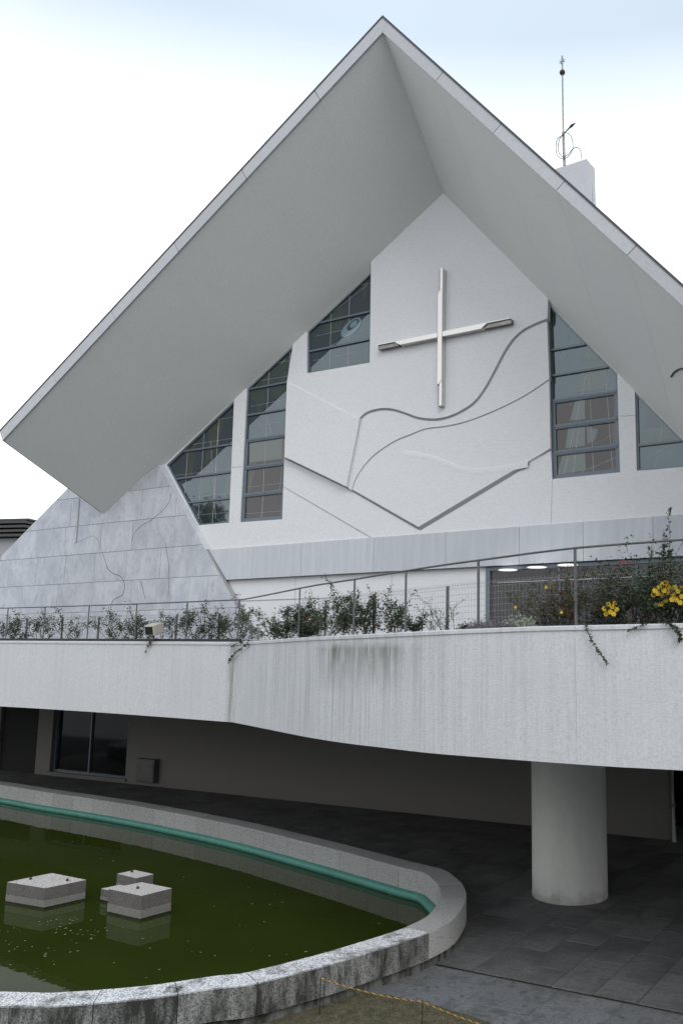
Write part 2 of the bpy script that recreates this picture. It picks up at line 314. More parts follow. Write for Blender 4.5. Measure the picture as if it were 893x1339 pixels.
# water
def mk_water():
    m = bpy.data.materials.new('murky_green_water'); m.use_nodes = True; t = m.node_tree; n = t.nodes; l = t.links; b = n['Principled BSDF']
    b.inputs['Roughness'].default_value = .02; b.inputs['IOR'].default_value = 1.26
    c = n.new('ShaderNodeTexCoord'); x = n.new('ShaderNodeTexNoise'); x.inputs['Scale'].default_value = .5; x.inputs['Detail'].default_value = 5; l.new(c.outputs['Object'], x.inputs[0])
    k = n.new('ShaderNodeMix'); k.data_type = 'RGBA'; k.inputs['A'].default_value = (.018, .027, .004, 1); k.inputs['B'].default_value = (.036, .050, .009, 1)
    l.new(x.outputs['Fac'], k.inputs['Factor']); l.new(k.outputs['Result'], b.inputs['Base Color'])
    y = n.new('ShaderNodeTexNoise'); y.inputs['Scale'].default_value = 5; y.inputs['Detail'].default_value = 2; l.new(c.outputs['Object'], y.inputs[0])
    q = n.new('ShaderNodeBump'); q.inputs['Strength'].default_value = .06; q.inputs['Distance'].default_value = .01; l.new(y.outputs['Fac'], q.inputs['Height']); l.new(q.outputs[0], b.inputs['Normal'])
    return m
M['water'] = mk_water()

# ================================================================== GROUND
g = MB(); g.add([(-900, -900, -.03), (900, -900, -.03), (900, 900, -.03), (-900, 900, -.03)], [(0, 1, 2, 3)])
tag(g.build('ground', M['far_ground']), kind='structure')
CURB = onz(726, 1291.4, 0).dot(ey) - V0; U0 = onz(616, 1270.6, 0).dot(ex)
g = MB(); P = [LT(-50, CURB, -.012), LT(16, CURB, -.012), LT(16, 4, -.012), LT(-50, 4, -.012)]; g.prism(P, (0, 0, -.012))
pavement = tag(g.build('pavement', M['pave_joint']), kind='structure')
def slab_mesh(name, su, sv, m):
    b = MB(); h = .012; g_ = .008
    b.add([(-su / 2 + g_, -sv / 2 + g_, 0), (su / 2 - g_, -sv / 2 + g_, 0), (su / 2 - g_, sv / 2 - g_, 0), (-su / 2 + g_, sv / 2 - g_, 0),
           (-su / 2 + g_ * .4, -sv / 2 + g_ * .4, -h), (su / 2 - g_ * .4, -sv / 2 + g_ * .4, -h), (su / 2 - g_ * .4, sv / 2 - g_ * .4, -h), (-su / 2 + g_ * .4, sv / 2 - g_ * .4, -h)],
          [(0, 1, 2, 3), (0, 4, 5, 1), (1, 5, 6, 2), (2, 6, 7, 3), (3, 7, 4, 0)])
    me = bpy.data.meshes.new(name); me.from_pydata(b.v, [], b.f); me.materials.append(m); return me
def place_slab(me, name, u, v, parent, z=0.):
    o = bpy.data.objects.new(name, me); COL.objects.link(o); o.parent = parent
    o.matrix_local = WM[parent.name].inverted() @ (Matrix.Translation(LT(u, v, z)) @ Matrix.Rotation(ANG, 4, 'Z')); return o
RIM = .5; WZ = .02; RW = .43
outer_px = [(0, 1317), (74, 1316.5), (190, 1307), (285, 1293), (330, 1288), (431, 1262), (536, 1229), (571, 1215), (593, 1202), (606, 1185), (610, 1171), (606, 1158), (596, 1148), (579, 1137), (542, 1128), (468, 1109), (394, 1091), (320, 1074), (222, 1055.5), (148, 1043.5), (74, 1033), (0, 1022)]
OP = [onz(x, y, RIM) for x, y in outer_px]
OP = [_sh(Vector((-9.2, 12.2, RIM))), _sh(Vector((-6.2, 10.7, RIM)))] + OP + [OP[-1] + (OP[-1] - OP[-3]) * 1.1 + Vector((0, -.7, 0))] + [_sh(Vector(p)) for p in ((-17.2, 27.5, RIM), (-18.5, 22.5, RIM), (-15.0, 16.5, RIM), (-9.2, 12.2, RIM))]
slab = slab_mesh('paving_slab', .6, 1.2, M['pave'])
cnt = 0; far = MB()
def inpoly(x, y, P):
    c = False; n = len(P)
    for i in range(n):
        a = P[i]; b = P[i - 1]
        if (a.y > y) != (b.y > y) and x < (b.x - a.x) * (y - a.y) / (b.y - a.y) + a.x: c = not c
    return c
def near_pool(u, v, m=0.):
    return all(inpoly(q.x, q.y, OP) for q in (LT(u + a * .4, v + b * .7, 0) for a in (-1, 1) for b in (-1, 1)))
iu = 0
for i in range(-46, 13):
    u = U0 + i * .6 + .3
    if u < U0 - 28 or u > U0 + 7.5: continue
    for j in range(0, 13):
        v = CURB + .6 + j * 1.2 - (.6 if i % 2 else 0)
        if v > 2.2: continue
        if v - .6 < CURB - .01 : 
            continue
        if near_pool(u, v, .9): continue
        d = math.hypot(u, v + 22.5)
        if u > U0 - 7 and cnt < 290: place_slab(slab, 'paving_slab', u, v, pavement); cnt += 1
        else: far.tbox(u - .292, u + .292, v - .592, v + .592, -.012, 0)
# half slabs along the kerb
for i in range(-3, 12):
    if i % 2:
        u = U0 + i * .6 + .3; far.tbox(u - .292, u + .292, CURB + .008, CURB + .592, -.012, 0)
tag(far.build('paving_field', M['pave'], pavement), kind='stuff')
# apron beyond the kerb joint: lighter stained slabs
g = MB(); g.prism([LT(U0 - 5, CURB - 3.2, -.012), LT(16, CURB - 3.2, -.012), LT(16, CURB - .05, -.012), LT(U0 - 5, CURB - .05, -.012)], (0, 0, -.012))
apron = tag(g.build('path', M['pave_joint']), kind='structure')
sl2 = slab_mesh('path_slab', .9, .9, M['pave_light'])
for i in range(-4, 8):
    for j in range(3):
        place_slab(sl2, 'path_slab', U0 + i * .9, CURB - .08 - .45 - j * .9, apron)
g = MB()
G = [onz(x, y, .0) for x, y in ((300, 1350), (330, 1331), (380, 1310), (430, 1297), (478, 1300), (505, 1303), (560, 1314), (600, 1326), (640, 1339), (700, 1380), (560, 1600), (250, 1600))]
G = [p + Vector((0, 0, .012)) for p in G]; g.prism(G, (0, 0, -.03))
lawn = tag(g.build('grass_bed', M['moss']), kind='structure')
g = MB()
xs = [p.x for p in G]; ys = [p.y for p in G]; n = 0
while n < 16000:
    x = random.uniform(min(xs), max(xs)); y = random.uniform(max(min(ys), 8.0), max(ys))
    if not inpoly(x, y, G): continue
    n += 1; h = random.uniform(.01, .035); a = random.uniform(0, 6.3); w_ = .004; lx = random.gauss(0, .015); ly = random.gauss(0, .015)
    dx, dy = math.cos(a) * w_, math.sin(a) * w_
    g.add([(x - dx, y - dy, .01), (x + dx, y + dy, .01), (x + lx, y + ly, .012 + h)], [(0, 1, 2)])
tag(g.build('grass', M['grass']), 'short dry grass beside the granite pool rim', 'grass', kind='stuff')

# ================================================================== POOL
def catmull(P, n=6):
    out = []
    for i in range(len(P) - 1):
        a = P[max(i - 1, 0)]; b = P[i]; c = P[i + 1]; d = P[min(i + 2, len(P) - 1)]
        for k in range(n):
            t = k / n; out.append(.5 * ((2 * b) + (c - a) * t + (2 * a - 5 * b + 4 * c - d) * t * t + (3 * b - a - 3 * c + d) * t ** 3))
    return out + [P[-1]]
def resample(P, step):
    out = [P[0].copy()]; acc = 0
    for a, b in zip(P, P[1:]):
        l = (b - a).length; s_ = step - acc
        while s_ <= l: out.append(a.lerp(b, s_ / l)); s_ += step
        acc = l - (s_ - step)
    return out
RIM = .5; WZ = .02; RW = .43

oc = resample(catmull(OP, 10), .15)
def offs(P, d):
    out = []; n = len(P)
    for i in range(n):
        t = (P[(i + 1) % n] - P[i - 1]); t.z = 0; t.normalize(); out.append(P[i] + Vector((-t.y, t.x, 0)) * d)
    return out
ic = offs(oc, RW); bo = offs(oc, .07)
pool = thing('reflecting_pool', 'curved pool of murky green water with a granite rim', 'pool', Vector((-6, 17, 0)), rz=0)
nn = len(oc); i = 0; per = 6
ci = 0
while i < nn - 1:
    j = min(i + per, nn - 1); idx = list(range(i, j + 1))
    # each stone stops 3 mm short of the joint
    def shr(P):
        Q = [P[k].copy() for k in idx]; a = (Q[1] - Q[0]).normalized() * .004; b = (Q[-2] - Q[-1]).normalized() * .004; Q[0] += a; Q[-1] += b; return Q
    a = shr(oc); b = shr(ic)
    m_ = MB(); n_ = len(a); vs = []; bv = .012
    dz = random.uniform(-.002, .002)
    for q0, q1 in zip(a, b):
        o_ = (q1 - q0).normalized() * bv
        for p, z in ((q0, RIM - .36), (q0, RIM - bv), (q0 + o_, RIM), (q1 - o_, RIM), (q1, RIM - bv), (q1, -.02)): vs.append(Vector((p.x, p.y, z + dz)))
    fs = []
    for k in range(n_ - 1):
        for h in range(5): fs.append((k * 6 + h, k * 6 + h + 1, (k + 1) * 6 + h + 1, (k + 1) * 6 + h))
        fs.append((k * 6 + 5, k * 6, (k + 1) * 6, (k + 1) * 6 + 5))
    fs += [tuple(range(6)), tuple((n_ - 1) * 6 + h for h in range(6))]
    m_.add(vs, fs)
    c_ = a[len(a) // 2]
    dirty = c_.y < 12.9
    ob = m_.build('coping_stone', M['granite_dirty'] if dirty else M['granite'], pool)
    ci += 1; i = j
# recessed base course and waterline pipe
m_ = MB(); vs = []; fs = []
for k, p in enumerate(bo):
    vs += [Vector((p.x, p.y, RIM - .36)), Vector((p.x, p.y, -.03))]
for k in range(nn - 1): fs.append((2 * k, 2 * k + 1, 2 * k + 3, 2 * k + 2))
m_.add(vs, fs); m_.build('rim_base', M['granite_base'], pool)
far_i = [k for k in range(nn) if ic[k].y > 14.9 and ic[k].x > -19]
pp = offs(oc, RW + .045); pl = [Vector((pp[k].x, pp[k].y, .07)) for k in far_i]
MB().tube(pl, .082, 10).build('waterline_pipe', M['pipe'], pool)
m_ = MB(); wpts = [Vector((p.x, p.y, WZ)) for p in offs(oc, RW - .05)][:-1]
m_.add(wpts, [tuple(t) for t in tessellate_polygon([wpts])]); m_.build('water', M['water'], pool)
# floating bits
m_ = MB()
cl = [onz(x, y, WZ + .004) for x, y in ((75, 1207), (85, 1212), (70, 1203), (95, 1203), (15, 1217), (10, 1233), (65, 1245), (85, 1222), (120, 1223), (135, 1218), (20, 1243))]
for k in range(150):
    if k < 66: c = cl[k % 11] + Vector((random.gauss(0, .14), random.gauss(0, .10), 0))
    else: c = onz(random.uniform(0, 540), random.uniform(1100, 1290), WZ + .004)
    if not inpoly(c.x, c.y, wpts): continue
    a = random.uniform(0, 6.3); s_ = random.uniform(.01, .034); d = Vector((math.cos(a), math.sin(a), 0)) * s_; e_ = Vector((-d.y, d.x, 0)) * .5
    m_.add([c - d, c + e_, c + d, c - e_], [(0, 1, 2, 3)])
tag(m_.build('fallen_leaves', M['litter']), 'small pale leaves floating on the green water', 'leaves', kind='stuff')

# stone blocks standing in the water
def block(label, front_b, ytop, corners, bolts):
    b = onz(*front_b, WZ); r = ray(front_b[0], ytop); zt = EYE + r.z / r.y * b.y
    T = [onz(x, y, zt) for x, y in corners]
    c = sum(T, Vector()) / 4; t = thing('stone_block', label, 'stone block', Vector((c.x, c.y, WZ - .1)), 'concrete blocks standing in the pool', rz=0)
    zl = WZ + (zt - WZ) * .42
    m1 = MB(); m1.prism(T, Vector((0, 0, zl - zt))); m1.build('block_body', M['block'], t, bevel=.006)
    B = [Vector((p.x, p.y, zl - .002)) + (p - c).normalized() * .003 for p in T]; B2 = [Vector((p.x, p.y, 0)) for p in B]
    m1 = MB(); m1.prism(B, [Vector((p.x, p.y, WZ - .12)) for p in B]); m1.build('water_mark', M['block_wet'], t, bevel=.004)
    m1 = MB(); q = [Vector((p.x, p.y, WZ + .034)) + (Vector((p.x - c.x, p.y - c.y, 0))).normalized() * .007 for p in T]
    m1.prism(q, Vector((0, 0, -.1))); m1.build('algae_line', M['algae'], t)
    for x, y in bolts:
        p = onz(x, y, zt); m1 = MB(); m1.tube([p - Vector((0, 0, .004)), p + Vector((0, 0, .018)), p + Vector((0, 0, .04))], [.028, .026, .012], 7); m1.build('bolt', M['rust'], t)
block('widest flat grey block, left of the other three in the water', (59, 1190), 1162, [(9, 1154), (59, 1162), (113, 1151), (68, 1142)], [(40, 1150.5), (88, 1152.5)])
block('tallest grey block in front of the two small ones', (185, 1205), 1172, [(142, 1163), (185, 1172), (225, 1162), (185, 1154)], [(180, 1162.5)])
block('small grey block furthest back in the pool with one bolt', (178, 1170), 1149, [(153, 1143), (178, 1149), (201, 1143.5), (176, 1138)], [(172.5, 1141)])
block('lowest grey block half hidden behind the tallest one', (158, 1184), 1167, [(132, 1162.5), (158, 1168), (180, 1162), (156, 1157.5)], [])

# ================================================================== CHURCH
church = thing('church', 'modern white church with a steep overhanging gable roof', 'church', L(-10, 0, 0))
CL = M
GV, RV = .16, 0.0
def T_(px, v): return [onv(x, y, v) for x, y in px]
def uz(p): q = loc(p); return (q[0], q[2])
# --- roof geometry
VF = -4.0 / UA
A = onv(580, 253, 0); D = onv(501.5, 41.5, VF); Cc = onv(4.5, 576, VF)
m2 = onv(207, 607, 0); nL = (m2 - A).cross(D - A)
Rr = onv(714, 388, 0); nR = (Rr - A).cross(D - A)
def ray_plane(px, n, p0):
    r = ray(*px); o = Vector((0, 0, EYE)); t = (p0 - o).dot(n) / r.dot(n); return o + r * t
Bc = ray_plane((133, 670), nL, A)
def onplane(u, v, n):       # height of the soffit plane over (u, v)
    q = L(u, v, 0); return A.z - ((q - A).x * n.x + (q - A).y * n.y) / n.z
UR = 1.6                     # right eave, outside the frame
Er = L(UR, VF, onplane(UR, VF, nR)); Fr = L(UR, .2, onplane(UR, .2, nR))
roof = MB()
TH = .42
def up(p, h): return Vector((p.x, p.y, p.z + h))
# core of the slab sits between the soffit boards and the roof skin; the boards and the fascia plates are parts
VB = 16.0
Ai = L(loc(A)[0], .6, onplane(loc(A)[0], .6, nL))
bk = loc(A)[0]
zb = A.z + .2
def skin(side):
    if side == 'L': e0, e1, n = Cc, Bc, nL
    else: e0, e1, n = Er, Fr, nR
    return e0, e1, n
core = MB()
for side in 'LR':
    e0, e1, n = skin(side)
    lo = [D, e0, e1, A]; a_ = [up(p, .06) for p in lo]; b_ = [up(p, TH - .02) for p in lo]
    # stop 30 mm behind the fascia plates
    a_[0] = a_[0] + ey * .05; a_[1] = a_[1] + ey * .05; b_[0] = b_[0] + ey * .05; b_[1] = b_[1] + ey * .05
    core.add(a_ + b_, [(0, 1, 2, 3), (4, 7, 6, 5), (0, 4, 5, 1), (1, 5, 6, 2), (2, 6, 7, 3), (3, 7, 4, 0)])
    ub = loc(e1)[0]
    # level roof going back behind the gable
    q = [up(A, .06), up(e1, .06), L(ub, VB, e1.z + .06), L(bk, VB, A.z + .06)]
    core.prism(q, (0, 0, TH - .08))
roof_o = core.build('roof', M['fascia'], church)
# soffit boards: strips running with the ridge, split at the fascia joints
def edge_pts(us, z_of): return us
def strip(side, us):
    e0, e1, n = skin(side); u0, u1 = loc(D)[0], loc(e0)[0]; a0, a1 = bk, loc(e1)[0]
    inn = .35
    for s0, s1 in zip(us, us[1:]):
        t0, t1 = (s0 - u0) / (u1 - u0), (s1 - u0) / (u1 - u0)
        g_ = (.0008 if side == 'L' else .002) / abs(u1 - u0); t0 += g_; t1 -= g_
        f0, f1 = D.lerp(e0, t0), D.lerp(e0, t1); b0, b1 = A.lerp(e1, t0), A.lerp(e1, t1)
        q = [f0, f1, b1 + (b1 - f1) * .1, b0 + (b0 - f0) * .1]
        mb = MB(); mb.prism(q, n.normalized() * (.05 if n.z > 0 else -.05)); mb.build('soffit_board', M['soffit'], roof_o)
uD, uC = loc(D)[0], loc(Cc)[0]
usL = [uD] + [uD - 1.95 - 2.45 * k for k in range(0, 5)] + [uC]
usR = [uD, -8.28, -6.73, -5.2, -3.65, -2.1, -.5, UR]
strip('L', usL); strip('R', usR)
# fascia plates
def fascia(side, us):
    e0, e1, n = skin(side)
    for k, (s0, s1) in enumerate(zip(us, us[1:])):
        t0, t1 = (s0 - uD) / (loc(e0)[0] - uD), (s1 - uD) / (loc(e0)[0] - uD); L_ = (e0 - D).length; g_ = .008 / L_
        t0 += (g_ if k else 0); t1 -= g_
        p0, p1 = D.lerp(e0, t0), D.lerp(e0, t1)
        nn_ = Vector((0, 0, 1)); d = (e0 - D).normalized(); pn = ey.cross(d); pn = pn if pn.z > 0 else -pn
        HT = .36 if side == 'L' else .26
        def cut(p, sgn):   # perpendicular joints, vertical mitre at the ridge, plumb end at the eave
            return p + pn * HT
        q0 = up(p0, HT / pn.z) if k == 0 else cut(p0, 0); q1 = cut(p1, 0) if k < len(us) - 2 else p1 + pn * HT
        mb = MB(); off = -ey * .045
        o2 = ey * .0
        mb.prism([p0 + off - pn * .02, p1 + off - pn * .02, q1 + off, q0 + off], ey * .06); mb.build('fascia_plate', M['fascia'], roof_o, bevel=.006)
    d = (e0 - D).normalized(); pn = ey.cross(d); pn = pn if pn.z > 0 else -pn
    HT = .36 if side == 'L' else .26
    a0, a1 = up(D, HT / pn.z), e0 + pn * HT
    mb = MB(); c0, c1 = a0 - ey * .06, a1 - ey * .06
    mb.prism([c0, c1, c1 + pn * .05, up(c0, .05 / pn.z)], ey * .3); mb.build('edge_flashing', M['flash'], roof_o)
    # roof skin above the core
    s0, s1 = up(D, TH - .015), up(e0, TH - .015)
fascia('L', usL); fascia('R', usR)
# eave plate on the left: closes the slab end
for (p, q) in ((Cc, Bc), (Er, Fr)):
    mb = MB(); o = (ex * (-.03) if p is Cc else ex * .03)
    d = (e0 if False else p)
    mb.prism([p + o, q + o, up(q, .38) + o, up(p, .38) + o], o * .8); mb.build('eave_plate', M['fascia'], roof_o)
# trim along the soffit over the left windows
tr = MB(); a0, a1 = ray_plane((213, 603), nL, A), ray_plane((484, 347), nL, A)
off = Vector((0, 0, 0))
q = [a0 + ey * .02, a1 + ey * .02]
tr.prism([q[0] - ey * .08 + Vector((0, 0, .075)), q[0] + ey * .2 - Vector((0, 0, .07)), q[1] + ey * .2 - Vector((0, 0, .07)), q[1] - ey * .08 + Vector((0, 0, .075))], (0, 0, .3)); tr.build('soffit_trim', M['relief_edge'], roof_o)

hk = [ray_plane(q_, nR, A) - Vector((0, 0, .03)) for q_ in ((877, 491), (881, 485), (887, 481), (896, 479), (905, 480))]
MB().tube(hk, .018, 5).build('cable_hook', M['stake'], roof_o)
# --- gable wall with its window openings
BV = .16
WIN = {
 'a': [(217.5, 608), (306, 523), (299.5, 683.5), (259, 687)],
 'b': [(322.8, 505), (383, 448.5), (375, 500), (369, 679), (313.5, 683)],
 'c': [(401.8, 427), (485.2, 347), (483.3, 474), (401, 488)],
 'd': [(715.5, 389), (806.8, 486), (810.7, 617.5), (721.5, 626.5)],
 'e': [(829.8, 509.5), (932, 611), (932, 606.5), (832.4, 615.5)]}
WIN['e'] = [(829.8, 509.5), (893, 574.5), (927, 606.5), (832.4, 615.5)]
wallpx = [(207, 604), (578, 250), (714, 388), (990, 670), (1010, 745), (305, 785), (268, 718)]
def opening(k, v): return T_(WIN[k], v)
def shift(p, dv): return p + ey * dv
wall_front = T_([(205, 600), (580, 248), (714, 385)], BV)
wl = [L(-21.0, BV, 11.0), up(shift(A, BV), .05), L(UR - .5, BV, onplane(UR - .5, BV, nR) + .05), L(UR - .5, BV, 6.75), L(-18.3, BV, 6.75)]
wl[0] = L(-21.5, BV, onplane(-21.5, BV, nL) + .03)
holes = [[Vector(p) for p in opening(k, BV)] for k in WIN]
# keep the holes 20 mm under the roof line so that a rim of wall remains
def inset_top(h):
    out = []
    for p in h:
        q = loc(p); n_ = nL if q[0] < bk else nR; z = min(q[2], onplane(q[0], BV, n_) - .012); out.append(L(q[0], BV, z))
    return out
holes = [inset_top(h) for h in holes]
mb = MB(); mb.prism(wl, ey * .32, holes=holes); gable = mb.build('gable_wall', M['plaster'], church)

# --- relief panels, traced in the facade
C1 = [(470, 546), (480, 538), (497, 533.5), (513, 534), (530, 539), (547, 545), (567, 547), (585, 544), (603, 536), (620, 524), (634, 505), (645, 485), (657, 462), (668, 445), (680, 433), (695, 424), (715, 416)]
C2 = [(459, 641), (464, 627), (473, 612), (485, 598), (500, 586), (518, 575), (538, 567), (556, 560), (580, 557), (600, 553), (625, 545), (660, 530), (690, 514), (718, 495)]
C1 = [(p.x, p.y) for p in catmull([Vector((x, y, 0)) for x, y in C1], 4)]; C2 = [(p.x, p.y) for p in catmull([Vector((x, y, 0)) for x, y in C2], 4)]
def relief(name, px, v0, drop, vb=BV, mat_=None):
    f = T_(px, v0); b = [p + ey * (vb - v0 + .004) - Vector((0, 0, drop)) for p in f]
    mb = MB(); mb.prism(f, b, back=False); return mb.build(name, mat_ or M['plaster'], gable)
def under(px, v, n_):      # lift a traced top edge into the soffit
    out = []
    for x, y in px:
        p = onv(x, y, v); q = loc(p); nn_ = nL if q[0] < bk else nR
        out.append(p if q[2] < onplane(q[0], v, nn_) - .05 else L(q[0], v, onplane(q[0], v, nn_) + .04))
    return out
VU = -.02
top = [(485, 347), (580, 253), (716.5, 391)]
f = []
for x, y in top:
    q = loc(onv(x, y, VU)); f.append(L(q[0], VU, onplane(q[0], VU, nL if q[0] < bk + .01 else nR) + .04))
f += T_([(715.5, 416)] + C1[::-1][1:] + [(468, 548), (375, 500), (401, 489.5), (483.5, 475)], VU)
b = [p + ey * (BV - VU + .004) - Vector((0, 0, .05)) for p in f]; b[0] += Vector((0, 0, .1)); b[1] += Vector((0, 0, .1)); b[2] += Vector((0, 0, .1))
mb = MB(); mb.prism(f, b, back=False); mb.build('relief_panel', M['plaster'], gable)
relief('relief_panel', [(375, 499.5), (467.5, 547.5), (470, 546.5), (452.5, 636), (372, 597)], VU - .03, .0)
relief('relief_panel', [(470, 546)] + C1[1:] + [(718, 495)] + C2[::-1][1:] + [(452, 635)], .04, .04)
relief('relief_panel', [(455, 637)] + C2 + [(719.5, 586), (691, 603), (547, 689), (452, 635)], .075, .05)
# ground of the wall under the V, stepped down at the lower left line
relief('relief_panel', [(372, 600), (452, 638), (547, 693), (720, 588), (722, 627), (832, 616), (985, 602), (990, 672), (486, 703), (371, 636)], .135, .012)
# raised wave lens and its pale ledge
LC = [(528, 589), (545, 590), (562, 594), (580, 600), (600, 609), (618, 612), (640, 611), (665, 607), (690, 602)]
mb = MB(); a = T_(LC, .073); b = T_([(x, y + 1.3) for x, y in LC], .062); c = T_([(x, y + 9) for i, (x, y) in enumerate(LC)], .0745)
vs = a + b + c; n = len(LC); mb.add(vs, [(i, i + 1, n + i + 1, n + i) for i in range(n - 1)] + [(n + i, n + i + 1, 2 * n + i + 1, 2 * n + i) for i in range(n - 1)], True)
mb.build('relief_ledge', M['plaster'], gable)
# grey strips under the step edges: underside shade put into their colour
def shade_strip(px, w_, v0, v1, name='relief_moulding'):
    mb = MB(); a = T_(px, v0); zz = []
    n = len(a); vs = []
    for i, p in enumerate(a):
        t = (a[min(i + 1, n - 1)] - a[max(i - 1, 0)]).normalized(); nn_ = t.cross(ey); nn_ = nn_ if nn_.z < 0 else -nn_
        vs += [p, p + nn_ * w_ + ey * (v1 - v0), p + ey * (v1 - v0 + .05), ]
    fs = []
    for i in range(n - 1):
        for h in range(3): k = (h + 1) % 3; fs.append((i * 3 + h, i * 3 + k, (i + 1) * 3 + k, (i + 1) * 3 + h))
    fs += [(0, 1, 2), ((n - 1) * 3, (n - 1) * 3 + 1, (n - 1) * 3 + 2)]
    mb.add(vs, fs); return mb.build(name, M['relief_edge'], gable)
shade_strip(C1, .065, .0, .036)
shade_strip([(470.5, 547), (453, 635)], .035, .0, .037)
shade_strip(C2, .03, .06, .072)
shade_strip([(372, 598), (452, 636), (547, 690)], .05, .10, .131)
shade_strip([(547, 690), (600, 658.5), (690, 604)], .085, .08, .131)
shade_strip([(690, 603.5), (720, 587)], .03, .1, .131)
shade_strip([(372, 636), (486, 703)], .022, .138, .157)
# joint between panels, right of the centre
for xx in ((722, 629, 720.5, 684),):
    mb = MB(); mb.tube([onv(xx[0], xx[1], .134), onv(xx[2], xx[3], .134)], .006, 4); mb.build('panel_joint', M['relief_edge'], gable)
# pilaster joints
for (x0, y0, x1, y1) in ((303, 611, 317, 610), (811, 544, 831, 543)):
    mb = MB(); mb.tube([onv(x0, y0, BV - .001), onv(x1, y1, BV - .001)], .008, 4); mb.build('panel_joint', M['relief_edge'], gable)

# --- windows
def clip(poly, a, b, c):      # keep a*u + b*z <= c
    out = []; n = len(poly)
    for i in range(n):
        p, q = poly[i], poly[(i + 1) % n]; fp, fq = a * p[0] + b * p[1] - c, a * q[0] + b * q[1] - c
        if fp <= 0: out.append(p)
        if (fp < 0 < fq) or (fq < 0 < fp): t = fp / (fp - fq); out.append((p[0] + (q[0] - p[0]) * t, p[1] + (q[1] - p[1]) * t))
    return out
def inset(poly, d):
    ar = sum(poly[i][0] * poly[(i + 1) % len(poly)][1] - poly[(i + 1) % len(poly)][0] * poly[i][1] for i in range(len(poly)))
    P = poly if ar > 0 else poly[::-1]; out = [(-999, -999), (999, -999), (999, 999), (-999, 999)]
    for i in range(len(P)):
        p, q = P[i], P[(i + 1) % len(P)]; e_ = (q[0] - p[0], q[1] - p[1]); l_ = math.hypot(*e_)
        if l_ < 1e-4: continue
        nx, nz_ = e_[1] / l_, -e_[0] / l_
        out = clip(out, nx, nz_, nx * p[0] + nz_ * p[1] - d)
        if not out: return []
    return out
GZ = BV + .10
def window(key, levels, low_from, leads, seed):
    wpoly = [uz(p) for p in inset_top(opening(key, BV))]
    hull = wpoly
    if key == 'b': hull = [wpoly[0], wpoly[1], wpoly[3], wpoly[4]]
    fr = MB(); inn = inset(hull, .05); hc = (sum(p[0] for p in hull) / len(hull), sum(p[1] for p in hull) / len(hull)); hull2 = [(p[0] + (p[0] - hc[0]) * .006, p[1] + (p[1] - hc[1]) * .006) for p in hull]
    zs = [p[1] for p in hull]; lv = [min(zs)] + sorted(levels) + [max(zs)]
    # outer frame ring
    hole = [L(u, GZ - .05, z) for u, z in inn]
    fr.prism([L(u, GZ - .05, z) for u, z in hull2], ey * .09, holes=[hole])
    wobj = None; panes = []
    for i, (z0, z1) in enumerate(zip(lv, lv[1:])):
        lowp = i < low_from
        q = clip(clip(inn, 0, 1, z1), 0, -1, -z0)
        if len(q) < 3: continue
        if i > 0:
            us = [p[0] for p in q if abs(p[1] - z0) < .02]
            if len(us) > 1:
                hh = .05 if (i <= low_from and low_from) else .03
                fr.lbox(min(us) + .002, max(us) - .002, GZ - .062, GZ + .03, z0 - hh, z0 + hh)
                if hh > .04: fr.lbox(min(us) + .002, max(us) - .002, GZ - .075, GZ - .063, z0 - .012, z0 + .014)
        q2 = clip(clip(hull2, 0, 1, z1), 0, -1, -z0)
        if lowp and len(q) > 2:      # opening lights have their own sash
            s2 = inset(q, .07)
            if len(s2) > 2: fr.prism([L(u, GZ - .045, z) for u, z in q], ey * .05, holes=[[L(u, GZ - .045, z) for u, z in s2]])
        panes.append((q2 if len(q2) > 2 else q, lowp))
    wo = fr.build('window', M['frame'], church)
    rnd = random.Random(seed)
    for q, lowp in panes:
        mb = MB(); mb.prism([L(u, GZ + .002, z) for u, z in q], ey * .02); pn = mb.build('pane', M['glass_low'] if lowp else M['glass_up'], wo)
    lb = MB()
    def line(u0, z0, u1, z1, r=.006):
        # clip a segment against the opening
        P = inn if sum(inn[i][0] * inn[(i + 1) % len(inn)][1] - inn[(i + 1) % len(inn)][0] * inn[i][1] for i in range(len(inn))) > 0 else inn[::-1]
        t0, t1 = 0., 1.
        for i in range(len(P)):
            p, q = P[i], P[(i + 1) % len(P)]; nx, nz_ = q[1] - p[1], -(q[0] - p[0])
            f0 = nx * (u0 - p[0]) + nz_ * (z0 - p[1]); f1 = nx * (u1 - p[0]) + nz_ * (z1 - p[1])
            if f0 > 0 and f1 > 0: return
            if f0 > 0: t0 = max(t0, f0 / (f0 - f1))
            elif f1 > 0: t1 = min(t1, f0 / (f0 - f1))
        if t1 - t0 < .03: return
        a = (u0 + (u1 - u0) * t0, z0 + (z1 - z0) * t0); b = (u0 + (u1 - u0) * t1, z0 + (z1 - z0) * t1)
        lb.tube([L(a[0], GZ, a[1]), L(b[0], GZ, b[1])], r, 4, smooth=False)
    for l_ in leads: line(*l_)
    if lb.v: tag(lb.build('lead_lines', M['lead'], wo), kind='stuff')
    return wo
U = lambda key: [uz(p)[0] for p in opening(key, GZ)]
def grid_leads(u0, u1, z0, z1, nu, nz_, rnd, slant=.0, diag=3):
    out = []
    for i in range(nu): u = u0 + (u1 - u0) * (i + .5 + rnd.uniform(-.1, .1)) / nu; out.append((u, z0 - .2, u + slant * (z1 - z0), z1 + .2, .007))
    for i in range(nz_): z = z0 + (z1 - z0) * (i + rnd.uniform(.3, .7)) / nz_; out.append((u0 - .2, z, u1 + .2, z + rnd.uniform(-.05, .05), .004))
    for i in range(diag):
        out.append((u0 + (u1 - u0) * rnd.random(), z0 + (z1 - z0) * rnd.random(), u0 + (u1 - u0) * rnd.random(), z0 + (z1 - z0) * rnd.random(), .005))
    return out
rn = random.Random(3)
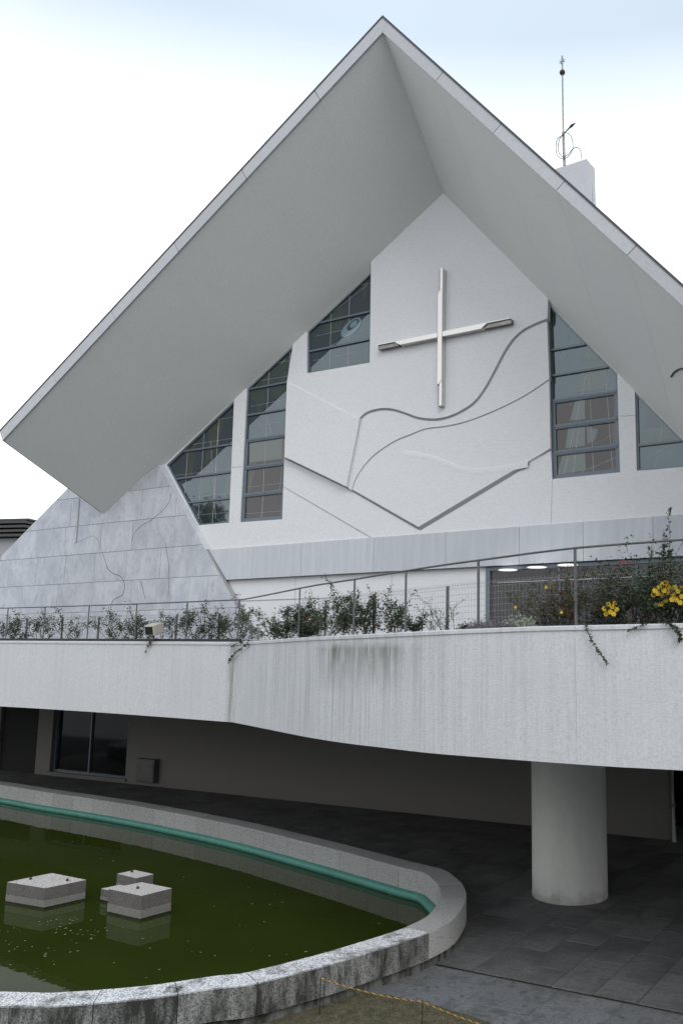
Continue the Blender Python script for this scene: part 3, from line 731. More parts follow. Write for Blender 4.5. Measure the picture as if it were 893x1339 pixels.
wa = window('a', [9.48, 10.38, 11.34], 0, grid_leads(-20.4, -17.8, 8.6, 12.6, 4, 5, rn, .02, 2), 1)
wb = window('b', [9.51, 10.44, 11.37, 12.26, 13.17], 3, grid_leads(-17.2, -15.5, 8.6, 14.4, 2, 8, rn, .01, 5), 2)
wc = window('c', [14.07, 14.98], 0, grid_leads(-14.7, -12.45, 13.2, 16.3, 3, 3, rn, .0, 3), 3)
wd = window('d', [9.71, 10.44, 11.18, 11.91, 12.65], 3, [(-6.55, 11, -6.6, 13.6, .006), (-6.2, 11, -6.25, 13.2, .006), (-5.95, 8.9, -6.05, 12.6, .009), (-5.45, 8.9, -5.6, 12.0, .008), (-5.25, 8.9, -5.33, 11.6, .007), (-6.75, 9.1, -6.1, 11.8, .006), (-6.5, 9.1, -6.3, 10.6, .006), (-6.7, 9.0, -5.1, 9.5, .005), (-5.9, 9.85, -5.1, 10.2, .005), (-6.8, 12.2, -6.1, 13.2, .005), (-6.8, 12.9, -6.3, 12.7, .005), (-6.2, 11.5, -5.1, 11.2, .004)], 4)
we = window('e', [9.66], 0, [(-4.4, 9.0, -4.1, 10.6, .008), (-4.7, 9.3, -3.6, 9.7, .005), (-3.9, 8.9, -3.3, 9.9, .006), (-4.7, 10.0, -3.9, 10.3, .005), (-4.2, 10.5, -3.2, 9.3, .005)], 5)
# coloured pieces that read through the reflections
def piece(w_, pts, m_, v=GZ - .004, zs=None):
    mb = MB(); mb.prism(T_(pts, v), ey * .005); mb.build('stained_piece', M[m_], w_)
piece(wd, [(768, 447), (786, 470), (762, 470)], 'glass_yellow'); piece(wd, [(762, 479), (789, 476), (792, 484), (793, 508), (752, 513)], 'glass_yellow')
piece(wd, [(752, 524), (765, 522), (765, 548), (745, 550)], 'glass_yellow'); piece(wd, [(743, 559), (765, 556), (765, 583), (739, 586)], 'glass_yellow')
piece(wd, [(735, 596), (765, 592), (766, 615), (728, 621)], 'glass_yellow'); piece(wd, [(767, 557), (782, 562), (778, 576), (768, 581)], 'glass_red')
piece(wb, [(326, 577), (370, 572), (369, 600), (326, 605)], 'glass_yellow'); 
piece(we, [(845, 533), (868, 556), (843, 560)], 'glass_red'); piece(we, [(858, 560), (876, 562), (880, 573), (856, 576)], 'glass_yellow')
# pale blue swirl in the upper left window
c0 = onv(459, 428, GZ - .006)
for rr, (du, dz), m_ in ((.40, (0, 0), 'glass_eye'), (.24, (.08, .08), 'glass_up'), (.15, (.1, .1), 'glass_eye')):
    c = c0 + ex * du + Vector((0, 0, dz)); n = 18
    pts = [c + ex * (math.cos(2 * math.pi * i / n) * rr) + Vector((0, 0, math.sin(2 * math.pi * i / n + .5) * rr * .72)) - ey * (.004 * (.5 - rr)) * 3 for i in range(n)]
    mb = MB(); mb.prism(pts, ey * .004); mb.build('stained_piece', M[m_], wc)

# --- marble wall in tiles
MV = -.04
mpoly_px = [(-60, 765), (87, 640), (100, 627), (206, 603), (305, 786), (300, 830), (-60, 832)]
mw = [L(-33.2, MV, 4.3)] ; sil0, sil1 = uz(onv(0, 729, MV)), uz(onv(87, 640, MV)); sl = (sil1[1] - sil0[1]) / (sil1[0] - sil0[0])
e_top, e_bot = uz(onv(208, 608, MV)), uz(onv(305, 786, MV))
zz = 4.3
ob_ = (e_bot[0] - e_top[0]) / (e_bot[1] - e_top[1])
mpoly = [(sil0[0] - (sil0[1] - 4.3) / sl, 4.3), (e_top[0] + ob_ * (4.3 - e_top[1]), 4.3), e_top, (loc(Bc)[0] + .6, loc(Bc)[2] + .55), (sil1[0] + .35, sil1[1] + .35 * sl)]
mb = MB(); mb.prism([L(u, MV + .03, z) for u, z in mpoly], ey * .28); mwall = mb.build('marble_wall', M['relief_edge'], church)
rows = [4.3, 5.8, 6.87, 7.93, 9.0, 10.08, 11.2, 12.3]
ju = [[-40, -38.8], None]
jr = random.Random(11)
for ri, (z0, z1) in enumerate(zip(rows, rows[1:])):
    uu = -45. + [.3, 1.2, .45, .9, .0, .6, .2][ri]
    while uu < -15:
        w_ = [1.85, 1.55, 1.95, 1.6][jr.randrange(4)]
        q = clip(clip(clip(clip(mpoly, 1, 0, uu + w_ - .006), -1, 0, -(uu + .006)), 0, 1, z1 - .007), 0, -1, -(z0 + .007))
        if len(q) > 2 and max(p[1] for p in q) - min(p[1] for p in q) > .05 and max(p[0] for p in q) - min(p[0] for p in q) > .05:
            dv = jr.uniform(-.003, .003); mb = MB(); mb.prism([L(u, MV + dv, z) for u, z in q], ey * .028, back=False); mb.build('marble_tile', M['marble'], mwall)
        uu += w_
# bright bevelled edge of the marble beside the slanting window side
mb = MB(); a = [L(e_top[0] + ob_ * (z - e_top[1]), MV - .002, z) for z in (e_top[1] + .02, 7.77)]
mb.add([a[0], a[1], a[1] + ex * .07 + ey * .2, a[0] + ex * .07 + ey * .2, a[0] + ey * .2, a[1] + ey * .2], [(0, 1, 2, 3), (0, 3, 4), (1, 5, 2), (3, 2, 5, 4)]); mb.build('edge_strip', M['band'], church)
def incise(px, r=.008):
    P = catmull([Vector((x, y, 0)) for x, y in px], 5); mb = MB(); mb.tube([onv(p.x, p.y, MV - .004) for p in P], r * .8, 4); mb.build('incised_line', M['rail'], mwall)
incise([(224, 645), (220, 658), (212, 668), (198, 680), (184, 688), (176, 697), (172, 708)])
incise([(133, 720), (137, 732), (141, 744)], .007); incise([(141, 744), (148, 750), (158, 754), (163, 766), (160, 778), (149, 784), (145, 792)], .012)
incise([(216, 709), (219, 728), (221, 745), (220, 783)], .007); incise([(97, 711), (108, 706), (120, 701), (128, 706), (133, 720)], .005); incise([(182, 760), (185, 764), (190, 784)], .007)
mb = MB(); a, b = loc(onv(104.5, 652, MV)), loc(onv(103.5, 709, MV)); mb.lbox(a[0] - .02, a[0] + .02, MV - .03, MV - .006, b[2], a[2]); mb.build('vertical_fin', M['relief_edge'], mwall)  # narrow grey upright strip laid on the marble
# --- stone band and the storey at terrace level
zT, zB = 7.76, 6.72
uj = [-18.4, -16.9, -15.0, -12.43, -10.1, -7.93, -6.2, -4.44, -2.6, -.8, 1.1]
band_core = MB().lbox(-18.6, 1.1, .13, .45, zB, zT).build('stone_band', M['relief_edge'], church)
for k, (a, b) in enumerate(zip(uj, uj[1:])):
    q = [(a + .005, zB + .004), (b - .005, zB + .004), (b - .005, zT - .004), (a + .005, zT - .004)]
    if k == 0: q = [(-17.9, zB + .004), (b - .005, zB + .004), (b - .005, zT - .004), (-18.72, zT - .004)]
    mb = MB(); mb.prism([L(u, .09, z) for u, z in q], ey * .038, back=False); mb.build('band_panel', M['band'], band_core)
MB().lbox(-18.3, -8.95, .24, .5, 4.2, zB - .001).build('terrace_wall', M['plaster'], church)
for uu in (-15.3, -11.9): MB().tube([L(uu, .236, 4.3), L(uu, .236, zB - .02)], .007, 4).build('panel_joint', M['relief_edge'], church)
for z_ in (6.02,): MB().lbox(-18, -13.0, .22, .235, z_, z_ + .012).build('panel_joint', M['relief_edge'], church)
# terrace window: frame, dark glass, lit lamps inside
room = MB(); u0, u1 = -8.9, .8
for q in ((u0, u1, 3.2, 3.3, 4.2, 6.7), (u0, u1, .3, 3.3, 4.15, 4.2), (u0, u1, .5, 3.3, 6.62, 6.7), (u0 - .05, u0, .3, 3.3, 4.2, 6.7), (u1, u1 + .05, .3, 3.3, 4.2, 6.7)): room.lbox(*q)
room.build('room', M['room'], church)
wf = MB(); wf.lbox(-8.95, -8.83, .2, .34, 4.2, zB - .03)
wf.lbox(-8.83, 1., .2, .34, 6.6, zB - .02)
for u_ in (-6.9, -4.9, -2.9, -.9): wf.lbox(u_ - .03, u_ + .03, .22, .32, 4.2, 6.6)
wfo = wf.build('window', M['frame'], church)
cg = bpy.data.materials.new('smoked_window_glass'); cg.use_nodes = True; b_ = cg.node_tree.nodes['Principled BSDF']
b_.inputs['Base Color'].default_value = (.55, .57, .6, 1); b_.inputs['Transmission Weight'].default_value = 1; b_.inputs['Roughness'].default_value = .01; b_.inputs['IOR'].default_value = 1.45
for a, b in ((-8.83, -6.93), (-6.87, -4.93), (-4.87, -2.93), (-2.87, -.93)): MB().lbox(a + .001, b - .001, .262, .272, 4.21, 6.595).build('pane', cg, wfo)
MB().lbox(-8.6, 1., .18, .2, 6.25, 6.275).build('blind_rail', M['lead'], wfo)
for x_, y_ in ((664, 745.5), (702, 742), (742, 739)):
    MB().sphere(onz(x_, y_, 6.58), .27, 16, 6, .08).build('ceiling_lamp', M['lamp'], church)
# --- the cross
cx = thing('wall_cross', 'large stainless steel cross mounted on the white gable wall', 'cross', onv(575.5, 530, VU))
CV = VU - .22
def bar_box(mb, px0, px1, w_, v0, v1, horiz): pass
uc = loc(onv(574.8, 440, CV))[0]
zt, zb_ = loc(onv(576, 350, CV))[2], loc(onv(575, 530, CV))[2]
ul, ur = loc(onv(493, 455, CV))[0], loc(onv(667, 423, CV))[0]
zc = loc(onv(574.8, 437, CV))[2]; hw = .076; dp = .20
zl = loc(onv(575, 382, CV))[2]; zk = loc(onv(575, 503, CV))[2]
# upright: full section in the middle; at both ends the face is cut back on a slant
def bar(name, p0, p1, ax, side, cutlen0, cutlen1, slant):
    Lh = (p1 - p0).length; ax = (p1 - p0).normalized(); f = -ey
    a = p0 + ax * cutlen0; b = p1 - ax * cutlen1
    mb = MB(); s_ = side * hw
    mb.prism([a - s_ - ax * slant * .0, a + s_ + ax * slant, b + s_ + ax * slant, b - s_], ey * dp)
    o = mb.build(name, M['steel'], cx, bevel=.008)
    for (q0, q1, nm) in ((p0, a + ax * slant, 0), (b - ax * .0, p1, 1)):
        # hollow end: half-width strip in front, dark channel beside it
        m1 = MB(); m1.prism([q0 - s_ * .1, q0 + s_ * .98, q1 + s_ * .98, q1 - s_ * .1], ey * (dp - .01)); 
        m1.v = [p + ey * .012 for p in m1.v]; m1.build('bar_end', M['steel'], cx, bevel=.004)
        m1 = MB(); m1.prism([q0 - s_ * .98, q0 - s_ * .12, q1 - s_ * .12, q1 - s_ * .98], ey * (dp - .08)); m1.v = [p + ey * .07 for p in m1.v]; m1.build('bar_channel', M['steel_dark'], cx)
    return o
bar('upright', L(uc, CV, zb_), L(uc, CV, zt), None, ex, abs(zk - zb_), abs(zt - zl), .12)
ua, ub_ = loc(onv(516, 450, CV))[0], loc(onv(636, 429, CV))[0]
for side_, (q0, q1) in enumerate(((L(ul, CV, zc), L(ua, CV, zc)), (L(ub_, CV, zc), L(ur, CV, zc)))):
    m1 = MB(); s_ = Vector((0, 0, hw))
    if side_ == 0: pts = [q0 + s_ * .9, q0 - s_ * .9, q1 - s_ * .9 + ex * .1, q1 + s_ * .9]
    else: pts = [q0 + s_ * .9 - ex * .02, q0 - s_ * .9 - ex * .1, q1 - s_ * .9, q1 + s_ * .9]
    m1.prism(pts, ey * (dp - .05)); m1.v = [p + ey * .05 for p in m1.v]; m1.build('bar_channel', M['steel_dark'], cx)
    m1 = MB(); m1.prism([p_ for p_ in (q0 + s_, q1 + s_, q1 + s_ * .72, q0 + s_ * .72)], ey * .05); m1.build('bar_end', M['steel'], cx)
a, b = L(ua, CV, zc), L(ub_, CV, zc); s_ = Vector((0, 0, hw))
for q0, q1, k0, k1 in ((a, L(uc - hw - .003, CV, zc), .18, 0), (L(uc + hw + .003, CV, zc), b, 0, -.18)):
    m1 = MB(); m1.prism([q0 + s_ - ex * k0 * .3, q0 - s_ + ex * k0, q1 - s_ + ex * k1, q1 + s_ - ex * k1 * .3], ey * dp); m1.build('crossbar', M['steel'], cx, bevel=.008)
for u_, z_ in ((uc, zl - .5), (uc, zk + .3), (ua + .5, zc), (ub_ - .5, zc)):
    MB().lbox(u_ - .03, u_ + .03, CV + dp, VU, z_ - .03, z_ + .03).build('bracket', M['steel_dark'], cx)

# --- bell tower behind the roof, and the rod on it
tw = thing('bell_tower', 'white angular tower top rising behind the right roof slope', 'tower', L(-8.1, 8, 15))
p = [onv(x, y, 8) for x, y in ((725, 216), (767, 207), (770, 275))]
z0 = 14.; uL, uR = loc(p[0])[0] - 1.3, loc(p[1])[0]
mb = MB(); mb.prism([L(uL, 8, z0), L(uR + .02, 8, z0), L(uR, 8, loc(p[1])[2]), L(uL, 8, loc(p[0])[2] - .2)], ey * .5); mb.build('front_wall', M['fascia'], tw)
q = onv(771.5, 216, 9.6); qu, _, qz = loc(q)
mb = MB(); mb.prism([L(qu - 1.6, 9.6, z0), L(qu + .16, 9.6, z0), L(qu + .08, 9.6, qz), L(qu - 1.6, 9.6, qz - .5)], ey * .3); mb.build('rear_wall', M['fascia'], tw)
mb = MB(); mb.lbox(qu - 1.6, qu - .15, 8.5, 9.6, z0, qz - .9); mb.build('tower_core', M['marble'], tw)
rod = thing('lightning_rod', 'tall thin rod with a ball and star above the white tower', 'lightning rod', onv(738, 214, 8.2))
a, b, c = onv(738, 216, 8.2), onv(736.5, 172, 8.2), onv(735.3, 98, 8.2)
mb = MB(); mb.tube([a, b], .055, 8).tube([b, onv(735, 72, 8.2)], .032, 8); mb.build('pole', M['steel_dark'], rod)
mb = MB(); mb.sphere(onv(735.2, 94, 8.2), .115, 14, 10); mb.build('ball', M['rust'], rod)
ctr = onv(735, 79.5, 8.2); mb = MB()
for k in range(4):
    aa = math.pi * k / 4 + .3; d = ex * math.cos(aa) * .13 + Vector((0, 0, math.sin(aa) * .13)); mb.tube([ctr - d, ctr + d], .014, 4)
mb.build('star', M['steel_dark'], rod)
P = [(737, 176), (729, 181), (727, 192), (729, 203), (736, 207), (744, 203), (749, 193), (748, 181), (743, 174), (737, 174), (731, 183), (730, 196), (735, 204), (742, 202), (748, 195), (754, 192), (759, 196), (760, 207)]
mb = MB(); mb.tube([onv(p.x, p.y, 8.12) for p in catmull([Vector((x, y, 0)) for x, y in P], 5)], .014, 4); mb.build('cable', M['stake'], rod)
mb = MB(); mb.tube([onv(738, 173, 8.15), onv(744, 167, 8.15), onv(747.5, 163.5, 8.15), onv(752.5, 160, 8.15)], [.02, .03, .06, .012], 7); mb.build('clamp_tip', M['stake'], rod)
# --- the rest of the church body: side walls, back
body = MB(); body.lbox(-22.5, -.2, 15.4, 15.7, 0, 9.2); body.lbox(-1.0, -.7, .5, 15.4, 4.5, 6.9); body.lbox(-22.8, -22.5, .3, 15.7, 0, 9.3)
body.build('side_wall', M['plaster'], church)

# ================================================================== TERRACE
bot_px = [(-160, 916), (0, 924), (100, 930), (200, 937), (305, 945), (350, 954), (400, 964), (450, 972), (500, 978), (560, 985), (620, 990), (700, 996), (800, 1003), (893, 1008), (1000, 1013.5), (1300, 1027)]
top_px = [(-160, 836.5), (0, 838), (150, 838.8), (305, 839.5), (330, 838), (400, 833), (500, 828), (600, 823), (700, 819), (893, 815), (1300, 803)]
def lerp_tab(x, T):
    for (a, b), (c, d) in zip(T, T[1:]):
        if a <= x <= c: return b + (d - b) * (x - a) / (c - a)
    return T[0][1] if x < T[0][0] else T[-1][1]
UB = 3.02; KS = (EYE - UB) / 1.8
left_b = [onz(x, y, UB) for x, y in bot_px[:5]]; p0 = left_b[0]; p1 = left_b[-1]
right_b = [onz(x, y, UB) for x, y in bot_px[4:-2]]
for k in range(1, 5): right_b.append(right_b[-1] + ex * 1.6)
Lc = [p1 + (p0 - p1) * t for t in (1.6, 1.0, .75, .5, .25, 0)]
# the straight part keeps the slight bow of the traced points
Lc = catmull([left_b[0] + (left_b[0] - left_b[1]) * 1.5] + left_b, 8); Rc = catmull(right_b, 8)
Rc = [p1] + [p for p in Rc[1:]]
def px_of(p): return PX0 + 1140 * p.x / (p.y * math.cos(PITCH) + (p.z - EYE) * math.sin(PITCH))
def topz(p):
    x = px_of(p); y = lerp_tab(x, top_px); r = ray(x, y); return EYE + r.z / r.y * p.y
def zsmooth(P): return [Vector((p.x, p.y, topz(p))) for p in P]
terr = thing('terrace_balcony', 'white curved terrace balcony with dirt streaks over the pool walk', 'balcony', L(-10, -5, 0))
Lr = resample(Lc, .3); Lr.append(Lc[-1]); Rr_ = resample(Rc, .3)
Lt = []
for p in Lr: Lt.append(Vector((p.x, p.y, 4.70)))
def tzR(p): return topz(p)
zk_ = topz(p1)
Lt = [Vector((p.x, p.y, min(4.75, topz(p)))) for p in Lr]
Rt = []
cum = 0; n = len(Rr_)
for i, p in enumerate(Rr_):
    Rt.append(Vector((p.x, p.y, topz(p) if px_of(p) < 900 else Rt[-1].z)))
def arcs(P):
    s_ = [0]
    for a, b in zip(P, P[1:]): s_.append(s_[-1] + (b - a).length)
    return s_
def inward(P, d):
    out = []
    for i in range(len(P)):
        t = P[min(i + 1, len(P) - 1)] - P[max(i - 1, 0)]; t.z = 0; t.normalize(); nrm = Vector((-t.y, t.x, 0))
        out.append(P[i] + nrm * d)
    return out
arcoff = {0: 0}
def parapet(P, T, joints, base):
    s_ = arcs(P); inn = inward(P, .3)
    cuts = [0] + joints + [s_[-1]]
    def at(d, A_):
        for i in range(len(s_) - 1):
            if s_[i] <= d <= s_[i + 1] + 1e-6: return A_[i].lerp(A_[i + 1], (d - s_[i]) / (s_[i + 1] - s_[i]))
        return A_[-1].copy()
    for c0, c1 in zip(cuts, cuts[1:]):
        a, b = c0 + .0015, c1 - .0015
        ds = [a] + [d for d in s_ if a + .02 < d < b - .02] + [b]
        mb = MB(); vs = []; uvm = {}
        for d in ds:
            o = at(d, P); t = at(d, T); i_ = at(d, inn); bv = .03
            dr = (i_ - o); dr.z = 0; dr.normalize()
            for q in (Vector((i_.x, i_.y, UB)), Vector((o.x, o.y, UB)), Vector((o.x, o.y, t.z - .06)), Vector((o.x, o.y, t.z - .06)) - dr * .018, Vector((o.x, o.y, t.z - bv * .5)) - dr * .018, Vector((o.x, o.y, t.z)) + dr * bv, Vector((i_.x, i_.y, t.z))):
                vs.append(q); uvm[tuple(round(c, 4) for c in q)] = (base + d / KS, (q.z - UB) / KS)
        m_ = 7; fs = []
        for k in range(len(ds) - 1):
            for h in range(m_): j = (h + 1) % m_; fs.append((k * m_ + h, k * m_ + j, (k + 1) * m_ + j, (k + 1) * m_ + h))
        fs += [tuple(range(m_)), tuple((len(ds) - 1) * m_ + h for h in range(m_))]
        mb.add(vs, fs)
        mb.build('parapet_panel', M['parapet'], terr, uv=lambda q: uvm.get(tuple(round(c, 4) for c in q), (0, 0)))
sL = arcs(Lr)[-1]; sR = arcs(Rr_)
kink_px = {x: None for x in (369, 437, 509, 768)}
jR = []
for x in (369, 509, 768): 
    i = min(range(len(Rr_)), key=lambda k: abs(px_of(Rr_[k]) - x)); jR.append(sR[i])
BASE_K = 12.8
parapet(Lr, Lt, [sL - 3.4 * k for k in (4, 3, 2, 1) if sL - 3.4 * k > .5], BASE_K - sL / KS); parapet(Rr_, Rt, jR, BASE_K)
# slab and dark ceiling
inL = inward(Lr, .3); inR = inward(Rr_, .3)
poly = [Vector((p.x, p.y, UB + .12)) for p in inL[:-1] + inR[1:]] + [L(9, .0, UB + .12), L(9, .158, UB + .12), L(-34, .158, UB + .12)]
mb = MB(); mb.prism(poly, (0, 0, 1.28)); mb.build('slab', M['ceiling'], terr)
# round column carrying it
cc = onz(744, 1185, 0); cdir = Vector((cc.x, cc.y, 0)).normalized(); ccen = cc + cdir * .70 + Vector((.02, 0, 0))
cc0 = onz(694, 1172, 0)
col_ = thing('round_column', 'thick round white column under the terrace balcony', 'column', Vector((ccen.x, ccen.y, 0)))
def cyl(mb, c, r, z0, z1, n=48):
    vs = [Vector((c.x + r * math.cos(2 * math.pi * k / n), c.y + r * math.sin(2 * math.pi * k / n), z)) for z in (z0, z1) for k in range(n)]
    mb.add(vs, [(k, (k + 1) % n, n + (k + 1) % n, n + k) for k in range(n)], True); mb.add(vs[n:], [tuple(range(n))]); return mb
cyl(MB(), ccen, .69, .0, UB + .11).build('column_shaft', M['concrete'], col_)
cyl(MB(), ccen, .695, .0, .07).build('base_ring', M['concrete'], col_)
Ux = lambda x, y: loc(onv(x, y, 0))[0]
UDR, UWL, UWR, UK, UE = Ux(45, 1012), Ux(64, 1015), Ux(163, 1024), Ux(184, 1024), Ux(876, 1098)
UM = UWL + (UWR - UWL) * .48
# wall under the terrace, with recess, door opening and window
uw = MB(); WB = .16
def wseg(u0, u1, z0, z1, v0=0., v1=.3): uw.lbox(u0, u1, v0, v1, z0, z1)
wseg(UDR, UWL, 0, UB + .1); wseg(UWR, UE, 0, UB + .1); wseg(UWL, UWR, 0, .12); wseg(UWL, UWR, 2.35, UB + .1); wseg(-34, UDR - 2.1, 0, UB + .1); wseg(UDR - 2.1, UDR, 2.4, UB + .1)
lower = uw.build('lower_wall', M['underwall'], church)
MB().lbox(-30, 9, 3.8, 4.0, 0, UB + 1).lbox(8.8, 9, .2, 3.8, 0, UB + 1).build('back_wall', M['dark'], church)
wf = MB(); wf.lbox(UWL, UWL + .08, .14, .24, .12, 2.35).lbox(UWR - .08, UWR, .14, .24, .12, 2.35).lbox(UWL + .08, UWR - .08, .14, .24, 2.28, 2.35).lbox(UWL + .08, UWR - .08, .14, .24, .12, .2).lbox(UM - .03, UM + .03, .14, .24, .2, 2.28)
lw = wf.build('window', M['frame'], church); MB().lbox(UWL + .09, UM - .04, .2, .21, .21, 2.27).build('pane', M['glass_dark'], lw); MB().lbox(UM + .04, UWR - .09, .2, .21, .21, 2.27).build('pane', M['glass_dark'], lw)
dd = MB(); dd.lbox(UDR - 2.08, UDR - .02, .1, .16, .0, 2.4); do = dd.build('door', M['dark'], church); 
MB().lbox(UWL - .1, UWR + .1, -.08, -.002, .08, .14).build('window_sill', M['underwall'], church)
# wall cabinet
cb = thing('wall_cabinet', 'small grey metal cabinet fixed low on the dim wall', 'cabinet', L(-20.9, -.1, .1))
MB().lbox(UK, UK + .78, -.22, -.002, .14, .88).build('cabinet_body', M['box'], cb, bevel=.01)
MB().lbox(UK + .04, UK + .74, -.235, -.222, .18, .84).build('cabinet_door', M['box'], cb, bevel=.004)
MB().lbox(UK + .1, UK + .14, -.25, -.236, .48, .58).build('handle', M['steel_dark'], cb)
pd = thing('drain_pipe', 'thin grey drain pipe at the far right end of the under-terrace wall', 'drain pipe', L(UE + .13, -.12, 0))
MB().tube([L(UE + .13, -.12, 0), L(UE + .13, -.12, 2.5), L(UE + .13, .1, 2.65)], .055, 8).build('pipe', M['fascia'], pd)
for z_ in (.8, 1.9): MB().tube([L(UE + .13, -.12, z_), L(UE + .13, -.12, z_ + .05)], .07, 8).build('pipe_clip', M['rail'], pd)

# ================================================================== RAILINGS
def along(P, T, inset_, px):
    """point on the parapet top over the traced column px, moved inwards"""
    best = None
    for i in range(len(P) - 1):
        a, b = px_of(P[i]), px_of(P[i + 1])
        if (a - px) * (b - px) <= 0 and a != b:
            t = (px - a) / (b - a); q = T[i].lerp(T[i + 1], t); d = P[i + 1] - P[i]; d.z = 0; d.normalize(); return q + Vector((-d.y, d.x, 0)) * inset_, d
    return None
def par(px, ins): return along(Lr, Lt, ins, px) if px < 306 else along(Rr_, Rt, ins, px)
HT = [(-200, 1.1), (305, 1.1), (378, 1.12), (458, 1.13), (521, 1.17), (620, 1.22), (752, 1.30), (893, 1.33), (2000, 1.33)]
def rail_thing(label, P, T, ins, H_, posts, pr, r, base):
    ins *= KS; pr *= KS; r *= KS
    I = inward(P, ins); Z = [Vector((q.x, q.y, t.z)) for q, t in zip(I, T)]
    c = Z[len(Z) // 2]; t = thing('handrail', label, 'railing', c, rz=0)
    s_ = arcs(I)
    MB().tube([p + Vector((0, 0, KS * lerp_tab(px_of(p), HT))) for p in Z], r, 6).build('top_rail', M['rail'], t)
    for p, d in posts:
        H_ = KS * lerp_tab(px_of(p), HT); nrm = Vector((-d.y, d.x, 0)); MB().box(p + Vector((0, 0, H_ / 2)), pr, .012, H_, d, nrm).build('post', M['rail'], t)
    if base: 
        mb = MB()
        for a, b in zip(Z, Z[1:]): d = (b - a); l_ = d.length; d.normalize(); mb.box((a + b) / 2 + Vector((0, 0, .03)), l_ + .002, .05, .06, d, Vector((-d.y, d.x, 0)))
        mb.build('base_channel', M['stake'], t)
    return t
pL = [par(x, .12 * KS) for x in (-62, -5, 44, 102, 165, 232, 301)]
pR = [par(x, .12 * KS) for x in (379, 452, 521, 620, 752, 908)] + [(Rt[-1] + Vector((0, .09, 0)), ex)]
iL = [i for i in range(len(Lr)) if px_of(Lr[i]) > -140]
rail_thing('straight grey handrail above the left part of the parapet', [Lr[i] for i in iL], [Lt[i] for i in iL], .12, 1.1, [p for p in pL if p], .045, .018, True)
k0 = min(range(len(Rr_)), key=lambda k: abs(px_of(Rr_[k]) - 306))
# the curved rail climbs from the kink
rail_thing('curved grey handrail above the bulging right part of the parapet', Rr_, Rt, .12, 1.13, [p for p in pR if p], .05, .019, False)

def mesh_fence(label, P, T, ins, H_, step, posts):
    ins *= KS; H_ *= KS
    I = inward(P, ins); Z = [Vector((q.x, q.y, t.z - .02)) for q, t in zip(I, T)]
    t = thing('mesh_fence', label, 'fence', Z[len(Z) // 2], rz=0); s_ = arcs(Z)
    def at(d):
        for i in range(len(s_) - 1):
            if s_[i] <= d <= s_[i + 1]:
                e_ = Z[i + 1] - Z[i]; e_.z = 0; e_.normalize(); return Z[i].lerp(Z[i + 1], (d - s_[i]) / (s_[i + 1] - s_[i])), Vector((-e_.y, e_.x, 0)), e_
        return None
    cuts = [s_[-1] * k / posts for k in range(posts + 1)]
    for c0, c1 in zip(cuts, cuts[1:]):
        mb = MB(); n_ = max(2, int((c1 - c0) / .058)); ws = .0021
        for k in range(n_ + 1):
            q = at(min(c0 + (c1 - c0) * k / n_, s_[-1] - 1e-4))
            if not q: continue
            p, nr, e_ = q; mb.tube([p, p + Vector((0, 0, H_ - .09)), p + Vector((0, 0, H_ - .04)) - nr * .04, p + Vector((0, 0, H_)) - nr * .01, p + Vector((0, 0, H_ - .055)) + nr * .04], ws, 3, False, False)
        for z_ in [.03, .12, .21, .30, .39, .48, .57, H_ - .09, H_ - .04]:
            if z_ > H_: continue
            ps = []; m_ = max(2, int((c1 - c0) / .5))
            for k in range(m_ + 1):
                q = at(min(c0 + (c1 - c0) * k / m_, s_[-1] - 1e-4))
                if q: ps.append(q[0] + Vector((0, 0, z_)) - q[1] * (.04 if z_ == H_ - .04 else 0))
            if len(ps) > 1: mb.tube(ps, ws * 1.1, 3, False, False)
        mb.build('wire_panel', M['wire'], t)
        q = at(min(c0 + .01, s_[-1] - 1e-3))
        MB().box(q[0] + Vector((0, 0, H_ / 2 - .02)) + q[1] * .03, .04, .03, H_ - .02, q[2], q[1]).build('post', M['rail'], t)
Lf = [i for i in range(len(Lr)) if px_of(Lr[i]) > -100]
mesh_fence('low wire mesh fence behind the left roses', [Lr[i] for i in Lf], [Lt[i] for i in Lf], .85, .86, .075, 8)
mesh_fence('low wire mesh fence curving behind the right planter', Rr_[2:-3], Rt[2:-3], 1.0, .98, .075, 8)
# planter soil
mb = MB(); a = inward(Lr, .31) + inward(Rr_, .31)[1:]; b = inward(Lr, 1.2) + inward(Rr_, 1.2)[1:]; zz_ = [t.z - .12 for t in Lt + Rt[1:]]
vs = []; 
for p, q, z in zip(a, b, zz_): vs += [Vector((p.x, p.y, z)), Vector((q.x, q.y, z))]
mb.add(vs, [(2 * i, 2 * i + 1, 2 * i + 3, 2 * i + 2) for i in range(len(a) - 1)]); tag(mb.build('planter_soil', M['soil']), kind='structure')

